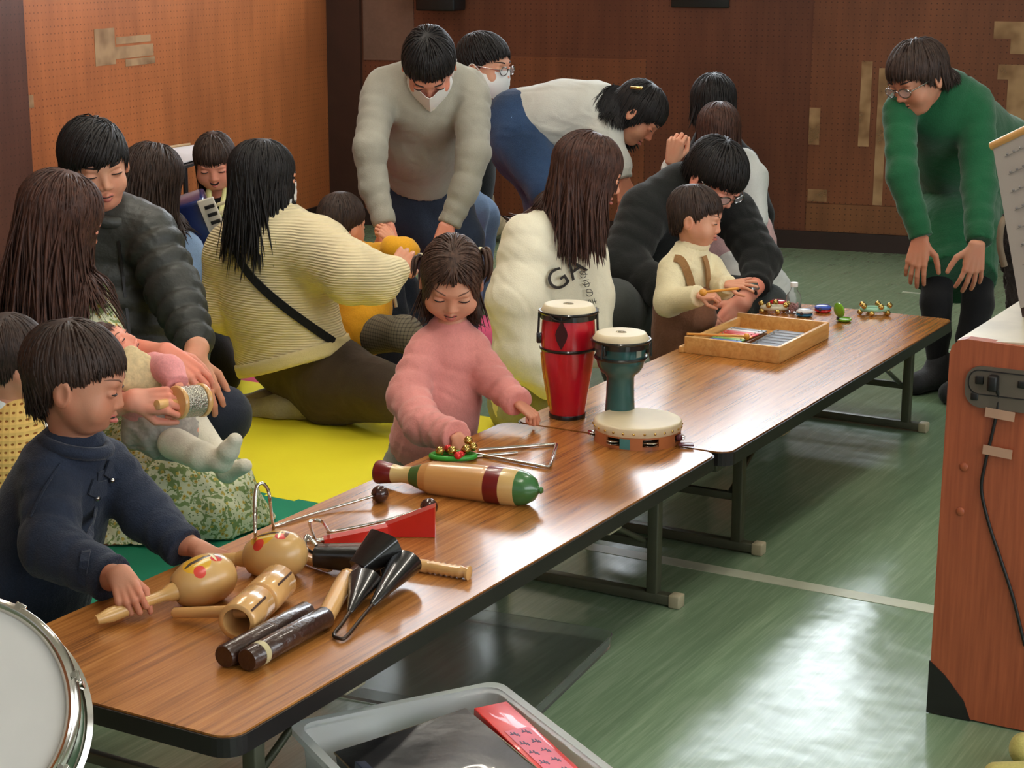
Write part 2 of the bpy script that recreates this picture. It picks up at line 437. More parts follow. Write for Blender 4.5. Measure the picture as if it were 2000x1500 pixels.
    for a in range(n):
        u = np.linspace(0, sl[a, -1], N)
        for b_ in range(3): out[a, :, b_] = np.interp(u, sl[a], P0[a, :, b_])
    P = out
    T = np.gradient(P, axis=1); T /= np.linalg.norm(T, axis=2)[:, :, None]+1e-9
    outw = P-c; outw -= T*(outw*T).sum(2)[:, :, None]; outw /= np.linalg.norm(outw, axis=2)[:, :, None]+1e-9
    bi = np.cross(T, outw); K = 4; a = np.arange(K)*2*math.pi/K
    tp = np.interp(np.linspace(0, 1, N), [0, .15, .65, .9, 1], [.6, 1, 1, .6, .1]); w0 = st.get('w', .026)*.72*s*r.uniform(.6, 1.25, n)
    ring = P[:, :, None, :]+(w0[:, None]*tp)[:, :, None, None]*(np.cos(a)[None, None, :, None]*bi[:, :, None, :]+.45*np.sin(a)[None, None, :, None]*outw[:, :, None, :])
    v = ring.reshape(-1, 3); base = (np.arange(n)*N*K)[:, None, None]; ii = (np.arange(N-1)*K)[None, :, None]; jj = np.arange(K)[None, None, :]; kk = (jj+1) % K
    f = np.stack([base+ii+jj, base+ii+kk, base+ii+K+kk, base+ii+K+jj], -1).reshape(-1, 4)
    return v, f.astype(np.int32)
def haircap(c, R, s, st):
    hl = st.get('hl', HL_SHORT); nu, nv = 48, 16; v = []; ctr = np.array([0, -.06, .13])
    for lay in (0, 1):
        for i in range(nv+1):
            for j in range(nu):
                phi = -math.pi+2*math.pi*j/nu; e0 = float(hairline(phi, hl))-.04
                el = math.pi/2-(math.pi/2-e0)*i/nv; t = (.05 if lay == 0 else -.05)*(1 if i < nv-1 else .35)
                if lay == 0 and i == nv: t = .008
                k = 1+t; v.append(ctr+np.array([math.cos(el)*math.sin(phi)*.352, math.cos(el)*math.cos(phi)*.437, math.sin(el)*.385])*k)
    v = c+(np.array(v)*s)@R.T; f = []; L = (nv+1)*nu
    for i in range(nv):
        for j in range(nu):
            k = (j+1) % nu; f.append((i*nu+j, (i+1)*nu+j, (i+1)*nu+k, i*nu+k)); f.append((L+i*nu+j, L+i*nu+k, L+(i+1)*nu+k, L+(i+1)*nu+j))
    for j in range(nu): k = (j+1) % nu; f.append((nv*nu+j, L+nv*nu+j, L+nv*nu+k, nv*nu+k))
    return v, np.array(f, np.int32)
def hand_prims(w, f, n, side, L, curl=.5, spread=.1, thumb=.3, fist=False, curls=None):
    """w wrist point, f finger direction, n back-of-hand normal, side=+1/-1 where the thumb is"""
    w, f, n = np.array(w, float), np.array(f, float), np.array(n, float); f /= np.linalg.norm(f)
    n = n-f*(n@f); n /= np.linalg.norm(n); t = np.cross(f, n)*side; P = []
    at = lambda a, b, c_: w+(f*a+t*b+n*c_)*L
    mc = [(.50, .165), (.53, .055), (.51, -.055), (.46, -.155)]; wr = [(.0, .08), (0, .03), (0, -.03), (0, -.08)]
    for (a, b), (a2, b2) in zip(mc, wr): P.append(cap(at(a2, b2, 0), at(a, b, 0), .085*L, .062*L, k=.04*L))
    P.append(cap(at(.12, .12, -.03), at(.36, .16, -.02), .08*L, .06*L, k=.05*L))
    ln = [.40, .45, .42, .33]; rd = [.052, .054, .051, .045]
    for i, (a, b) in enumerate(mc):
        p = at(a, b, 0); sp = spread*(1.5-i)*.66; cl = (curls[i] if curls else curl*(1+.12*i))
        d = f*math.cos(sp)+t*math.sin(sp); ang = cl*.55; r0 = rd[i]*L
        for j, fr in enumerate((.46, .30, .24)):
            dd = d*math.cos(ang)-n*math.sin(ang); q = p+dd*ln[i]*fr*L
            P.append(cap(p, q, r0, r0*.9, k=.018*L if j == 0 else .008*L)); p = q; r0 *= .92; ang += cl*(1.0 if j == 0 else .7)
    p = at(.14, .14, -.03); d = f*.62+t*.78*(1-thumb*.6)-n*(.25+thumb*.6); d /= np.linalg.norm(d)
    q = p+d*.25*L; P.append(cap(p, q, .075*L, .062*L, k=.04*L)); d2 = f*.9+t*(.35-.7*thumb)-n*(.2+.5*thumb); d2 /= np.linalg.norm(d2)
    q2 = q+d2*.19*L; P.append(cap(q, q2, .06*L, .054*L, k=.01*L)); d3 = d2*.8-n*.35*thumb+f*.2-t*.2*thumb; d3 /= np.linalg.norm(d3)
    P.append(cap(q2, q2+d3*.14*L, .054*L, .042*L, k=.01*L))
    return P
SK = None
def chainp(ch):
    """chain dict: p=[(px,py,D,r)...] -> list of capsules"""
    pts = [(W(a[0], a[1], a[2]), a[3]) if len(a) == 4 else (np.array(a[:3]), a[4]) for a in ch['p']]; out = []
    fl = ch.get('fl')
    if fl: fl = (np.array(fl[0])/np.linalg.norm(fl[0]), fl[1])
    for i in range(len(pts)-1):
        cut = ''
        if ch.get('cut') and i == len(pts)-2: cut = 'b'
        if ch.get('cut') == 'ab' and i == 0: cut += 'a'
        out.append(cap(pts[i][0], pts[i+1][0], pts[i][1], pts[i+1][1], k=ch.get('k', .035), fl=fl, op=ch.get('op', 'u'), cut=cut,
                       rip=ch['rip']+(i*1.7,) if ch.get('rip') else None))
    return out
def person(label, head, cloth, hands=(), skin=(), group=None, base=None, skinm=None, hairm=None, extra=None, neck=None, vox=.0095, inner=True, cat='person', seed=1, bodyz=.012):
    hx, s, f, up = head['p'], head['s'], np.array(head['f'], float), np.array(head.get('up', (0, 0, 1.)), float)
    c = W(*hx); f /= np.linalg.norm(f); x = np.cross(f, up); x /= np.linalg.norm(x); u = np.cross(x, f); R = np.array([x, f, u]).T
    root = thing('person', label, cat, loc=(base if base is not None else (c[0], c[1], 0)), group=group)
    kid = head.get('kid', 0); HP = head_local(kid, head.get('smile', 0), head.get('ears', head.get('face', 1))); HW = tworld(HP, c, R, s)
    nk = W(*neck[:3]); HW.insert(0, cap(c+R@(np.array([0, -.1, -.2])*s), nk, .2*s if not kid else .17*s, neck[3], k=.03*s))
    parts = [nets(HW, max(.0024, .0125*s))]
    allc = []
    for g in cloth:
        for ch in g[2]:
            if ch.get('body', 1) and ch.get('op', 'u') == 'u': allc += chainp(ch)
    if inner and allc:
        ip = []
        for p in allc:
            q = dict(p); q['ra'] = p['ra']*.72; q['rb'] = p['rb']*.72; q['rip'] = None; q['k'] = .03
            if q['cut']: q['b'] = q['a']+(q['b']-q['a'])*.3
            q['cut'] = None; ip.append(q)
        ip.append(cap(c+R@(np.array([0, -.1, -.2])*s), nk, .17*s, .17*s)); ip.append(cap(nk, allc[0]['a'], .16*s, .2*s))
        parts.append(nets(ip, bodyz))
    for ch in skin: parts.append(nets(chainp(ch), .005))
    for h in hands:
        hw = h['w'] if isinstance(h['w'], np.ndarray) else W(*h['w']); L = h['L']; hp = hand_prims(hw, h['f'], h['n'], h['side'], L, h.get('curl', .5), h.get('spread', .1), h.get('thumb', .3), curls=h.get('curls'))
        if h.get('arm'): a = W(*h['arm'][:3]); hp.append(cap(a, hw+0*a, h['arm'][3], L*.135, k=.02))
        parts.append(nets(hp, max(.0016, L*.0135)))
    build('body', join(*parts), skinm or SK, root)
    for g in cloth:
        nm, m, chs = g[:3]; o = g[3] if len(g) > 3 else {}
        pr = []
        for ch in chs: pr += chainp(ch)
        P, Q = nets(pr, o.get('vox', vox), o.get('zmin'))
        if o.get('fold'): P, Q = folds(P, Q, o['fold'][0], o['fold'][1], seed, o.get('sq', (1, 1, 1)))
        if o.get('zmin') is not None: P[:, 2] = np.maximum(P[:, 2], o['zmin'])
        ob = build(nm, (P, Q), m, root)
        if o.get('label'): ob['label'] = o['label']
    st = head['hair']; mh = hairm or HAIR_BLACK
    if st:
        cols = [p for p in allc]
        lk = [haircap(c, R, s, st), locks(c, R, s, st, cols if st.get('coll', 1) else [], seed)]
        for ex in st.get('tails', ()):  # bunches and tails: (points, radius, count)
            pts, rad, nn = ex; sp = smooth_path([W(*p) for p in pts], 5); rr = np.random.default_rng(seed+5)
            for q in range(nn):
                o_ = rr.normal(0, 1, 3); o_ /= np.linalg.norm(o_)/(rad*rr.uniform(.3, 1)); tt = np.linspace(0, 1, len(sp))
                v_, f_ = tube(sp+o_*(.25+np.sin(tt*2.4)*.8)[:, None]+(rr.normal(0, rad*.25, 3))*tt[:, None]**2, rad*.35*np.interp(tt, [0, .2, .7, 1], [.7, 1, .9, .1]), 5, caps=False)
                lk.append((v_, np.array(f_, np.int32)))
        build('hair', join(*lk), mh, root)
    # features
    def surf(xx, zz):
        ys = np.linspace(.75, .1, 261); d = sdf(HP, np.full(261, float(xx)), ys, np.full(261, float(zz)))
        k = np.argmax(d < 0); return ys[k]
    loc = lambda *a: c+R@(np.array(a, float)*s)
    zl = -.265+.02*kid; eo = head.get('eye', .35)
    if head.get('face', 1):
        for sg in (-1, 1):
            e = []
            xs = np.linspace(.085, .215, 9); q = []
            for xx in xs:
                t = (xx-.15)/.065; z0 = -.005+.012*(1-t*t)*(eo*2-.6)+.004*t; q.append(loc(sg*xx, surf(sg*xx, z0)+.004, z0))
            e.append(tube(q, np.array([.004, .007, .008, .009, .009, .009, .009, .007, .004])*s, 6))
            eye = build('eye', join(*e), DARKLINE, root)
            if eo > .25:
                yb = surf(sg*.15, -.012); build('iris', sphere(loc(sg*.15, yb-.004, -.016), np.array([.023, .008, .014*(eo+.4)])*s, 8, R), IRIS, eye)
            q = []
            for xx in np.linspace(.075, .235, 7):
                t = (xx-.075)/.16; z0 = .095+(.02+.015*kid)*math.sin(t*2.4); q.append(loc(sg*xx, surf(sg*xx, z0)+.002, z0))
            build('eyebrow', tube(q, np.array([.008, .013, .014, .013, .011, .008, .004])*s*(1-.3*kid), 6), BROWK if kid else BROW, root)
        if not head.get('mask'):
            q = []; q2 = []
            for xx in np.linspace(-.08, .08, 9):
                z0 = zl-.004+head.get('smile', 0)*.05*(abs(xx)/.08)**2; yy = surf(xx, z0); q.append(loc(xx, yy+.002, z0)); q2.append(loc(xx*.8, surf(xx*.8, z0-.03)+.002, z0-.028))
            lp = build('mouth', join(tube(q2, np.array([.006, .014, .018, .02, .02, .02, .018, .014, .006])*s, 6), tube(np.array(q)+R@np.array([0, -.002, .018])*s, np.array([.004, .009, .011, .013, .013, .013, .011, .009, .004])*s, 6)), LIP, root)
            build('mouth_opening', tube(q, np.array([.003, .006, .007, .007, .007, .007, .007, .006, .003])*s*(1+2.2*head.get('smile', 0)), 6), DARKLINE, lp)
            if head.get('smile', 0) > .5: build('teeth', tube(np.array(q)[1:-1]+R@np.array([0, .004, .008])*s, .008*s, 6), TEETH, lp)
    if head.get('mask'):
        nu, nv = 16, 10; v = []
        for lay in (0, 1):
            for i in range(nv+1):
                for j in range(nu+1):
                    a = (j/nu-.5)*2; t = i/nv; zz = -.06-.38*t+.05*(1-a*a)*(1 if t < .5 else -1)*abs(1-2*t); 
                    an = a*R_(78); yy = .05+.40*math.cos(an)+(.05 if head['mask'] == 'fold' else .02)*math.exp(-(a*3)**2)-.05*abs(t-.45); xx = .335*math.sin(an)*(1-.12*(2*t-1)**2)
                    yy += .006*math.sin(t*26)*(1-abs(a)) if head['mask'] != 'fold' else .05*math.exp(-(a*5)**2)
                    v.append(loc(xx, yy-.012*lay, zz))
        f_ = []; L = (nu+1)*(nv+1)
        for i in range(nv):
            for j in range(nu):
                a = i*(nu+1)+j; f_.append((a, a+nu+1, a+nu+2, a+1)); f_.append((L+a, L+a+1, L+a+nu+2, L+a+nu+1))
        edge = [j for j in range(nu+1)]+[i*(nu+1)+nu for i in range(1, nv+1)]+[nv*(nu+1)+j for j in range(nu-1, -1, -1)]+[i*(nu+1) for i in range(nv-1, 0, -1)]
        for a, b in zip(edge, edge[1:]+edge[:1]): f_.append((a, b, L+b, L+a))
        mo = build('face_mask', (np.array(v), np.array(f_, np.int32)), MASK, root)
        lp = []
        for sg in ((-1, 1) if head.get('ears', 1) else (-1,)):
            lp.append(tube(smooth_path([loc(sg*.32, .13, -.1), loc(sg*.385, -.02, .04), loc(sg*.39, -.1, -.02), loc(sg*.36, -.06, -.16), loc(sg*.31, .13, -.36)]), .006*s, 5))
        build('ear_loop', join(*lp), MASK, mo)
    if head.get('glasses'):
        fr_, ln_ = [], []
        for sg in (-1, 1):
            pp = [loc(sg*.15+.105*math.cos(a), .44-.05*(abs(math.cos(a)*sg+1)/2)**2*.6, -.02+.07*math.sin(a)) for a in np.arange(20)*math.pi/10]
            fr_.append(tube(pp, .009*s, 6, closed=True)); P_ = np.array(pp); cc = P_.mean(0)
            v_ = np.concatenate([P_, P_-f*.006*s, [cc+f*.006*s, cc-f*.01*s]]); f_ = [(20+0*i+20, i, (i+1) % 20) for i in range(20)]+[(41, 20+(i+1) % 20, 20+i) for i in range(20)]
            ln_.append((v_, f_))
            fr_.append(tube([loc(sg*.255, .41, 0), loc(sg*.33, .2, .01), loc(sg*.37, -.04, .02), loc(sg*.36, -.1, -.05)], .009*s, 6))
        fr_.append(tube([loc(-.045, .44, .0), loc(0, .455, .015), loc(.045, .44, 0)], .008*s, 6))
        go = build('glasses', join(*fr_), GLFRAME, root); build('lens', join(*ln_), LENSM, go)
    if extra: extra(root, dict(c=c, R=R, s=s, loc=loc, cl=allc))
    return root
SK = skinmat('skin', (216, 160, 130)); SKP = skinmat('skin rosy', (224, 156, 132)); SKD = skinmat('skin tan', (190, 134, 106))
HAIR_BLACK = hairmat('black hair', (16, 14, 14), (38, 34, 33)); HAIR_BROWN = hairmat('brown hair', (44, 27, 22), (92, 60, 48))
HAIR_DK = hairmat('dark brown hair', (32, 23, 20), (72, 54, 45)); HAIR_MID = hairmat('mid brown hair', (44, 30, 25), (98, 72, 58))
DARKLINE = simple('dark lash', (35, 20, 18), .6, var=0); IRIS = simple('iris', (25, 16, 14), .15, var=0)
BROWK = simple('soft brow', (120, 84, 68), .8, var=0); BROW = simple('brow', (48, 34, 30), .8, var=0); LIP = simple('lips', (190, 105, 95), .45, var=0); TEETH = simple('teeth', (235, 230, 220), .3, var=0)
MASK = fabric('mask paper', (232, 232, 228), .8, .1, 400, .03); GLFRAME = simple('spectacle metal', (150, 145, 140), .25, metal=1, var=0)
LENSM = simple('spectacle lens', (235, 240, 245), .03, var=0); LENSM.node_tree.nodes['Principled BSDF'].inputs['Alpha'].default_value = .16
# ------------------------------------------------------------------ room
WA = R_(11.5); WD = np.array([math.cos(WA), math.sin(WA), 0]); WN = np.array([-math.sin(WA), math.cos(WA), 0]); W0 = np.array([-5.68, 8.0, 0])
def bw(s, n, z): return W0+WD*s+WN*n+np.array([0, 0, z])   # n>0 is behind the wall face
RB = np.array([WD, WN, [0, 0, 1]]).T
def wbox(s0, s1, n0, n1, z0, z1, bev=0):
    v, f = boxb((s0, n0, z0), (s1, n1, z1), bev); return W0+v@RB.T, f
def pegboard(name, col, holes=True, var=.28, rough=.42, dirx=WD, diry=WN):
    n = NT(name); g = n.coord(); 
    def dot(d):
        q = n.node('ShaderNodeVectorMath', operation='DOT_PRODUCT'); n.l(g, q.inputs[0]); q.inputs[1].default_value = tuple(float(a) for a in d); return q.outputs['Value']
    u = dot(dirx); w = dot((0, 0, 1.))
    c = lin(col); st = n.coord(scale=(4, 4, .7)); f = n.noise(st, 3, 6, .6); f2 = n.noise(g, 1.3, 3)
    k = n.math('MULTIPLY_ADD', f, .5, n.math('MULTIPLY', f2, .5))
    d = tuple(x*(1-var) for x in c[:3])+(1,); e = (min(1, c[0]*(1+var)), min(1, c[1]*(1+var*1.15)), min(1, c[2]*(1+var*.9)), 1)
    cur = n.ramp(k, [(.36, d), (.64, e)])
    if holes:
        a = n.math('SUBTRACT', n.math('FRACT', n.math('MULTIPLY', u, 36.)), .5); b = n.math('SUBTRACT', n.math('FRACT', n.math('MULTIPLY', w, 36.)), .5)
        r = n.math('SQRT', n.math('ADD', n.math('MULTIPLY', a, a), n.math('MULTIPLY', b, b)))
        cur = n.mix(n.math('LESS_THAN', r, .12), cur, tuple(x*.5 for x in c[:3])+(1,))
    n.set(Base_Color=cur, Roughness=rough, Specular_IOR_Level=.35); return n.m
PB = pegboard('pegboard brown', (98, 56, 38)); PB2 = pegboard('pegboard tan', (112, 72, 45)); PB3 = pegboard('pegboard umber', (112, 66, 42))
PBL = pegboard('plywood panel left', (168, 98, 56), dirx=-WN, var=.22); PBL2 = pegboard('plywood panel left dark', (92, 56, 44), dirx=-WN)
GRIM = fabric('worn grey sheet', (112, 86, 72), .8, .2, 60, .1); BASEM = simple('baseboard vinyl', (44, 28, 24), .45)
# floor
n = NT('green vinyl floor'); v = n.coord(scale=(26, 1.1, 1)); f1 = n.noise(v, 2.2, 5, .65); v2 = n.coord(scale=(90, 3, 1)); f2 = n.noise(v2, 2, 3, .6); v3 = n.coord(); f3 = n.noise(v3, .8, 3)
k = n.math('MULTIPLY_ADD', f1, .45, n.math('MULTIPLY_ADD', f2, .3, n.math('MULTIPLY', f3, .25)))
col = n.ramp(k, [(.32, (100, 124, 96)), (.5, (116, 140, 110)), (.68, (142, 162, 134))])
sc1 = n.noise(n.coord(scale=(1, 1, 1), rot=(0, 0, .9)), 14, 6, .7, 1.5)
n.set(Base_Color=col, Roughness=n.ramp(n.math('MULTIPLY_ADD', sc1, .6, n.math('MULTIPLY', f3, .4)), [(.3, (.14,)*3+(1,)), (.7, (.27,)*3+(1,))]), Specular_IOR_Level=.5)
hb = n.math('MULTIPLY_ADD', n.noise(n.coord(scale=(1, 1, 1)), 5, 2), 1., n.math('MULTIPLY', n.noise(n.coord(), 16, 2), .10))
n.bump(hb, .09, .05); FLOORM = n.m
struct('floor', boxb((-7.2, -2.5, -.05), (3.2, 10, 0)), FLOORM)
CEILM = simple('ceiling board', (196, 190, 178), .9, var=.05)
struct('ceiling', boxb((-7.2, -2.5, 3.2), (3.2, 10.4, 3.25)), CEILM)
# back wall around a clerestory window band
s0, s1, z0, z1 = .12, 3.3, 1.64, 2.95
struct('wall_back', join(wbox(-.2, 9.2, 0, .1, 0, z0), wbox(-.2, 9.2, 0, .1, z1, 3.2), wbox(-.2, s0, 0, .1, z0, z1), wbox(s1, 9.2, 0, .1, z0, z1)), PB)
ll = lambda n0, n1, a0, a1, za, zb: (lambda vf: (W0+vf[0]@RB.T, vf[1]))(boxb((a0, n0, za), (a1, n1, zb)))
struct('wall_left', ll(-11.5, 0, -.1, 0, 0, 3.2), PBL)
struct('wall_right', join(boxb((3, -2.5, 0), (3.1, 9.9, .9)), boxb((3, -2.5, 2.7), (3.1, 9.9, 3.2)), boxb((3, -2.5, .9), (3.1, -1, 2.7)), boxb((3, 6.0, .9), (3.1, 9.9, 2.7)), boxb((3, 3.3, .9), (3.1, 3.7, 2.7))), simple('cream wall', (170, 158, 138), .8))
PANE = NT('daylit frosted pane'); PANE.set(Base_Color=(.8, .85, .9, 1), Emission_Color=(.86, .93, 1, 1), Emission_Strength=6.5, Roughness=.3)
PANE2 = NT('daylit pane side'); PANE2.set(Base_Color=(.8, .85, .9, 1), Emission_Color=(.9, .95, 1, 1), Emission_Strength=3.6, Roughness=.3)
ALU = simple('aluminium frame', (150, 152, 150), .35, metal=.8)
mull = [wbox(s0+i*(s1-s0)/4-.02, s0+i*(s1-s0)/4+.02, .02, .07, z0, z1) for i in range(5)]+[wbox(s0, s1, .02, .07, z-.02, z+.02) for z in (z0, z1)]
struct('window_1', join(*mull), ALU); w = struct('window_1_glass', wbox(s0, s1, .07, .08, z0, z1), PANE.m); w.name = 'window_2'
struct('window_3', join(*[boxb((3.02, y-.025, .9), (3.08, y+.025, 2.7)) for y in (-1, .4, 1.8, 3.3, 3.7, 4.85, 6.0)]), ALU)
struct('window_4', join(boxb((3.08, -1, .9), (3.09, 3.3, 2.7)), boxb((3.08, 3.7, .9), (3.09, 6.0, 2.7))), PANE2.m)
struct('baseboard_back', wbox(.0, 9, -.012, 0, 0, .09), BASEM); struct('baseboard_left', ll(-11, -.012, 0, .012, 0, .12), BASEM)
tn = [0]
def trim(vf, m): tn[0] += 1; return struct('trim_%d' % tn[0], vf, m)
trim(wbox(.0, .19, -.03, 0, .09, 3.2), simple('dark corner post', (58, 34, 24), .5))
trim(wbox(.97, 1.735, -.005, 0, .09, .915), PB3); trim(wbox(2.565, 3.9, -.005, 0, .232, 1.6), PB3)
trim(wbox(2.57, 3.9, -.008, 0, .092, .23), PB2); trim(wbox(3.34, 3.9, -.008, -.005, .25, .70), PB2)
trim(ll(-5.5, -2.87, 0, .006, .12, 3.2), PBL2)
tag(build('faded_sheet', wbox(.2, .484, -.006, 0, .88, 1.56), GRIM), 'faded greyish brown sheet pasted beside the dark corner post', 'sheet')
tag(build('notice_board', wbox(1.86, 2.15, -.02, 0, 1.175, 1.42, .004), simple('black board', (20, 18, 16), .5)), 'small black board high on the back wall', 'board')
o = thing('wall_speaker', 'black speaker box mounted high on the back wall', 'speaker', bw(.67, -.1, 1.15))
build('cabinet', wbox(.57, .78, -.2, -.02, 1.145, 1.45, .01), simple('speaker black', (12, 12, 13), .5), o); build('bracket', wbox(.65, .70, -.03, 0, 1.25, 1.35), ALU, o)
TAPE = NT('old masking tape'); tf = TAPE.noise(TAPE.coord(), 9, 2)
TAPE.set(Base_Color=TAPE.ramp(tf, [(.35, (150, 112, 74)), (.65, (178, 142, 100))]), Roughness=.7, Alpha=TAPE.ramp(tf, [(.3, (.55,)*3+(1,)), (.6, (.85,)*3+(1,))])); TAPE = TAPE.m
def tape(k, a0, a1, za, zb, lab, wall='b'):
    vf = wbox(a0, a1, -.0095, -.0085, za, zb) if wall == 'b' else ll(-a1, -a0, .0005, .0015, za, zb)
    tag(build('masking_tape', vf, TAPE), lab, 'tape', 'old tape left on the walls')
tape(0, 2.81, 2.862, .52, .93, 'long upright strip of old tape on the back wall nearest the woman in green')
tape(0, 2.567, 2.62, .52, .70, 'short pale upright strip of tape at the panel seam')
tape(0, 2.895, 2.94, .235, .90, 'long faint strip of tape reaching down to the tan board')
tape(0, 2.575, 2.67, .24, .30, 'small square patch of tape low at the panel seam')
for a in ((3.42, 3.62, 1.05, 1.13, 'uppermost ragged tape patch at the right end of the back wall'), (3.50, 3.60, .98, 1.05, 'tape patch just under the uppermost ragged one'), (3.45, 3.64, .86, .93, 'wide tape patch beside the green shoulder'), (3.50, 3.60, .66, .86, 'tall tape patch above the sheet music')): tape(0, *a)
for a in ((2.2, 2.36, .98, 1.13, 'square tape patch on the orange wall'), (1.90, 2.19, 1.06, 1.09, 'upper thin strip of tape beside the square patch'), (1.88, 2.2, 1.0, 1.05, 'middle wide strip of tape beside the square patch'), (1.87, 2.12, .965, .995, 'lowest strip of tape beside the square patch')): tape(0, *a, wall='l')
tape(0, 2.83, 2.90, .85, .90, 'small torn bit of tape at the dark panel edge', wall='l')
# floor marks
FT = simple('floor tape', (176, 182, 160), .35); 
tag(build('floor_tape', boxb((-2.6, 3.825, .0), (-.6, 3.875, .0012)), FT), 'long pale tape line across the green floor', 'tape', 'tape lines on the floor')
for (x, y, a, lab) in ((1780, 572, .08, 'short white tape mark behind the left black leg'), (1873, 579, .05, 'short white tape mark between the black legs'), (1862, 685, .07, 'short white tape mark beside the far table corner')):
    p = WZ(x, y, 0); tag(build('floor_tape', box(p+[0, 0, .001], (a, .02, .0015)), FT), lab, 'tape', 'tape lines on the floor')
# foam mats, interlocking
def foam(name, x0, x1, y0, y1, col, lab, teeth=None):
    m = fabric('foam '+name, col, .7, .12, 500, .03, 0); P = [(x0, y0)]
    if teeth == 'near':
        P = []; x = x0; 
        k = int(round((x1-x0)/.085))
        for i in range(k):
            a = x0+(x1-x0)*i/k; b = x0+(x1-x0)*(i+1)/k; h = -.018 if i % 2 else .0; w = .008
            P += [(a+(w if i % 2 == 0 else -w), y0+h), (b+(-w if i % 2 == 0 else w), y0+h)]
        P[0] = (x0, y0); P[-1] = (x1, P[-1][1]); P += [(x1, y1), (x0, y1)]
    else: P = [(x0, y0), (x1, y0), (x1, y1), (x0, y1)]
    z = {'green': .010, 'yellow': .0105, 'pink': .0095}[name]
    return tag(build('foam_mat', prism(P, .0005, z), m, smooth=False), lab, 'mat', 'foam play mats')
foam('green', -4.5, -2.32, 2.3, 3.79, (38, 140, 108), 'green foam play mat under the floral skirt')
foam('yellow', -4.5, -2.32, 3.78, 4.80, (255, 240, 56), 'bright yellow foam play mat with jigsaw edge', 'near')
foam('pink', -4.5, -3.05, 4.795, 6.2, (226, 82, 120), 'pink foam play mat behind the kneeling woman', 'near')
# beige sack by the wall
o = thing('cloth_sack', 'pale beige cloth sack slumped against the back wall', 'bag', WZ(958, 462, 0))
SACK = fabric('sack cloth', (176, 160, 130), .9, .4, 90)
P_, Q_ = nets([ell(W(940, 410, 9.2), (.07, .08, .13), k=.08), ell(W(962, 440, 9.15), (.085, .08, .06), k=.06), cap(W(936, 380, 9.2), W(940, 440, 9.15), .045, .08, k=.05)], .008)
P_, Q_ = folds(P_, Q_, .02, 40, 4); P_[:, 2] = np.maximum(P_[:, 2], .001); build('sack_body', (P_, Q_), SACK, o)
build('tie_cord', tube([W(936, 380, 9.2)+np.array([.052*math.cos(a), .052*math.sin(a), 0]) for a in np.arange(14)*math.pi/7], .006, 6, closed=True), simple('cord', (120, 104, 80), .8), o)
# ------------------------------------------------------------------ tables
n = NT('teak laminate'); v = n.coord(scale=(48, 1.3, 1)); a = n.noise(v, 2.0, 6, .62, .5); b = n.noise(n.coord(scale=(230, 4, 1)), 2, 3); c_ = n.noise(n.coord(scale=(9, .9, 1)), 1.2, 3, .5, 2.2)
k = n.math('MULTIPLY_ADD', a, .5, n.math('MULTIPLY_ADD', b, .22, n.math('MULTIPLY', c_, .28)))
n.set(Base_Color=n.ramp(k, [(.36, (112, 66, 26)), (.47, (158, 100, 44)), (.55, (178, 116, 54)), (.66, (198, 136, 70))]), Roughness=.27, Specular_IOR_Level=.6, Coat_Weight=.25, Coat_Roughness=.12)
TEAK = n.m
BLACKED = simple('black table edging', (26, 23, 22), .4); STEEL = simple('olive painted steel', (84, 86, 68), .45, metal=.3); CAPM = simple('beige rubber foot', (166, 158, 130), .6)
TX0, TX1, TH = -2.1455, -1.5715, .33
def table(y0, dx, lab, legs):
    t = thing('folding_table', lab, 'table', ((TX0+TX1)/2+dx, y0+.9, 0), group='low folding tables')
    x0, x1 = TX0+dx, TX1+dx; pl = rrect(x0+.004, y0+.004, x1-.004, y0+1.796, .035)
    tp = build('tabletop', prism(pl, TH-.004, TH), TEAK, t, smooth=False)
    build('edge_band', prism(rrect(x0, y0, x1, y0+1.8, .038), TH-.034, TH-.0035), BLACKED, t, smooth=False)
    for x in (x0+.07, x1-.075): build('side_rail', boxb((x-.012, y0+.08, TH-.075), (x+.012, y0+1.72, TH-.034), .003), STEEL, t)
    build('cross_brace', join(*[boxb((x0+.08, y-.015, TH-.062), (x1-.08, y+.015, TH-.035), .003) for y in (y0+.45, y0+.9, y0+1.35)]), STEEL, t)
    for yl in legs:
        for x in (x0+.085, x1-.085):
            build('leg', boxb((x-.0135, yl-.0135, .02), (x+.0135, yl+.0135, TH-.045), .003), STEEL, t)
        fb = build('foot_bar', boxb((x0+.03, yl-.014, .004), (x1-.03, yl+.014, .028), .003), STEEL, t)
        for x in (x0+.027, x1-.027): build('foot_cap', boxb((x-.014, yl-.017, .0), (x+.014, yl+.017, .031), .004), CAPM, fb)
        build('stretcher', boxb((x0+.085, yl-.008, .13), (x1-.085, yl+.008, .15), .002), STEEL, t)
        yb = yl+(.25 if yl < y0+.9 else -.25)
        build('folding_strut', tube([(x1-.11, yl, .145), (x1-.11, yb, TH-.06)], .007, 8), STEEL, t)
        build('latch_block', boxb((x1-.16, yb-.03, TH-.085), (x1-.06, yb+.03, TH-.04), .004), CAPM, t)
    return t
table(1.931, 0, 'near low folding table holding the maracas and wood blocks', (2.09, 3.57))
table(3.7345, .022, 'far low folding table carrying the red drum and chime tray', (4.01, 5.36))
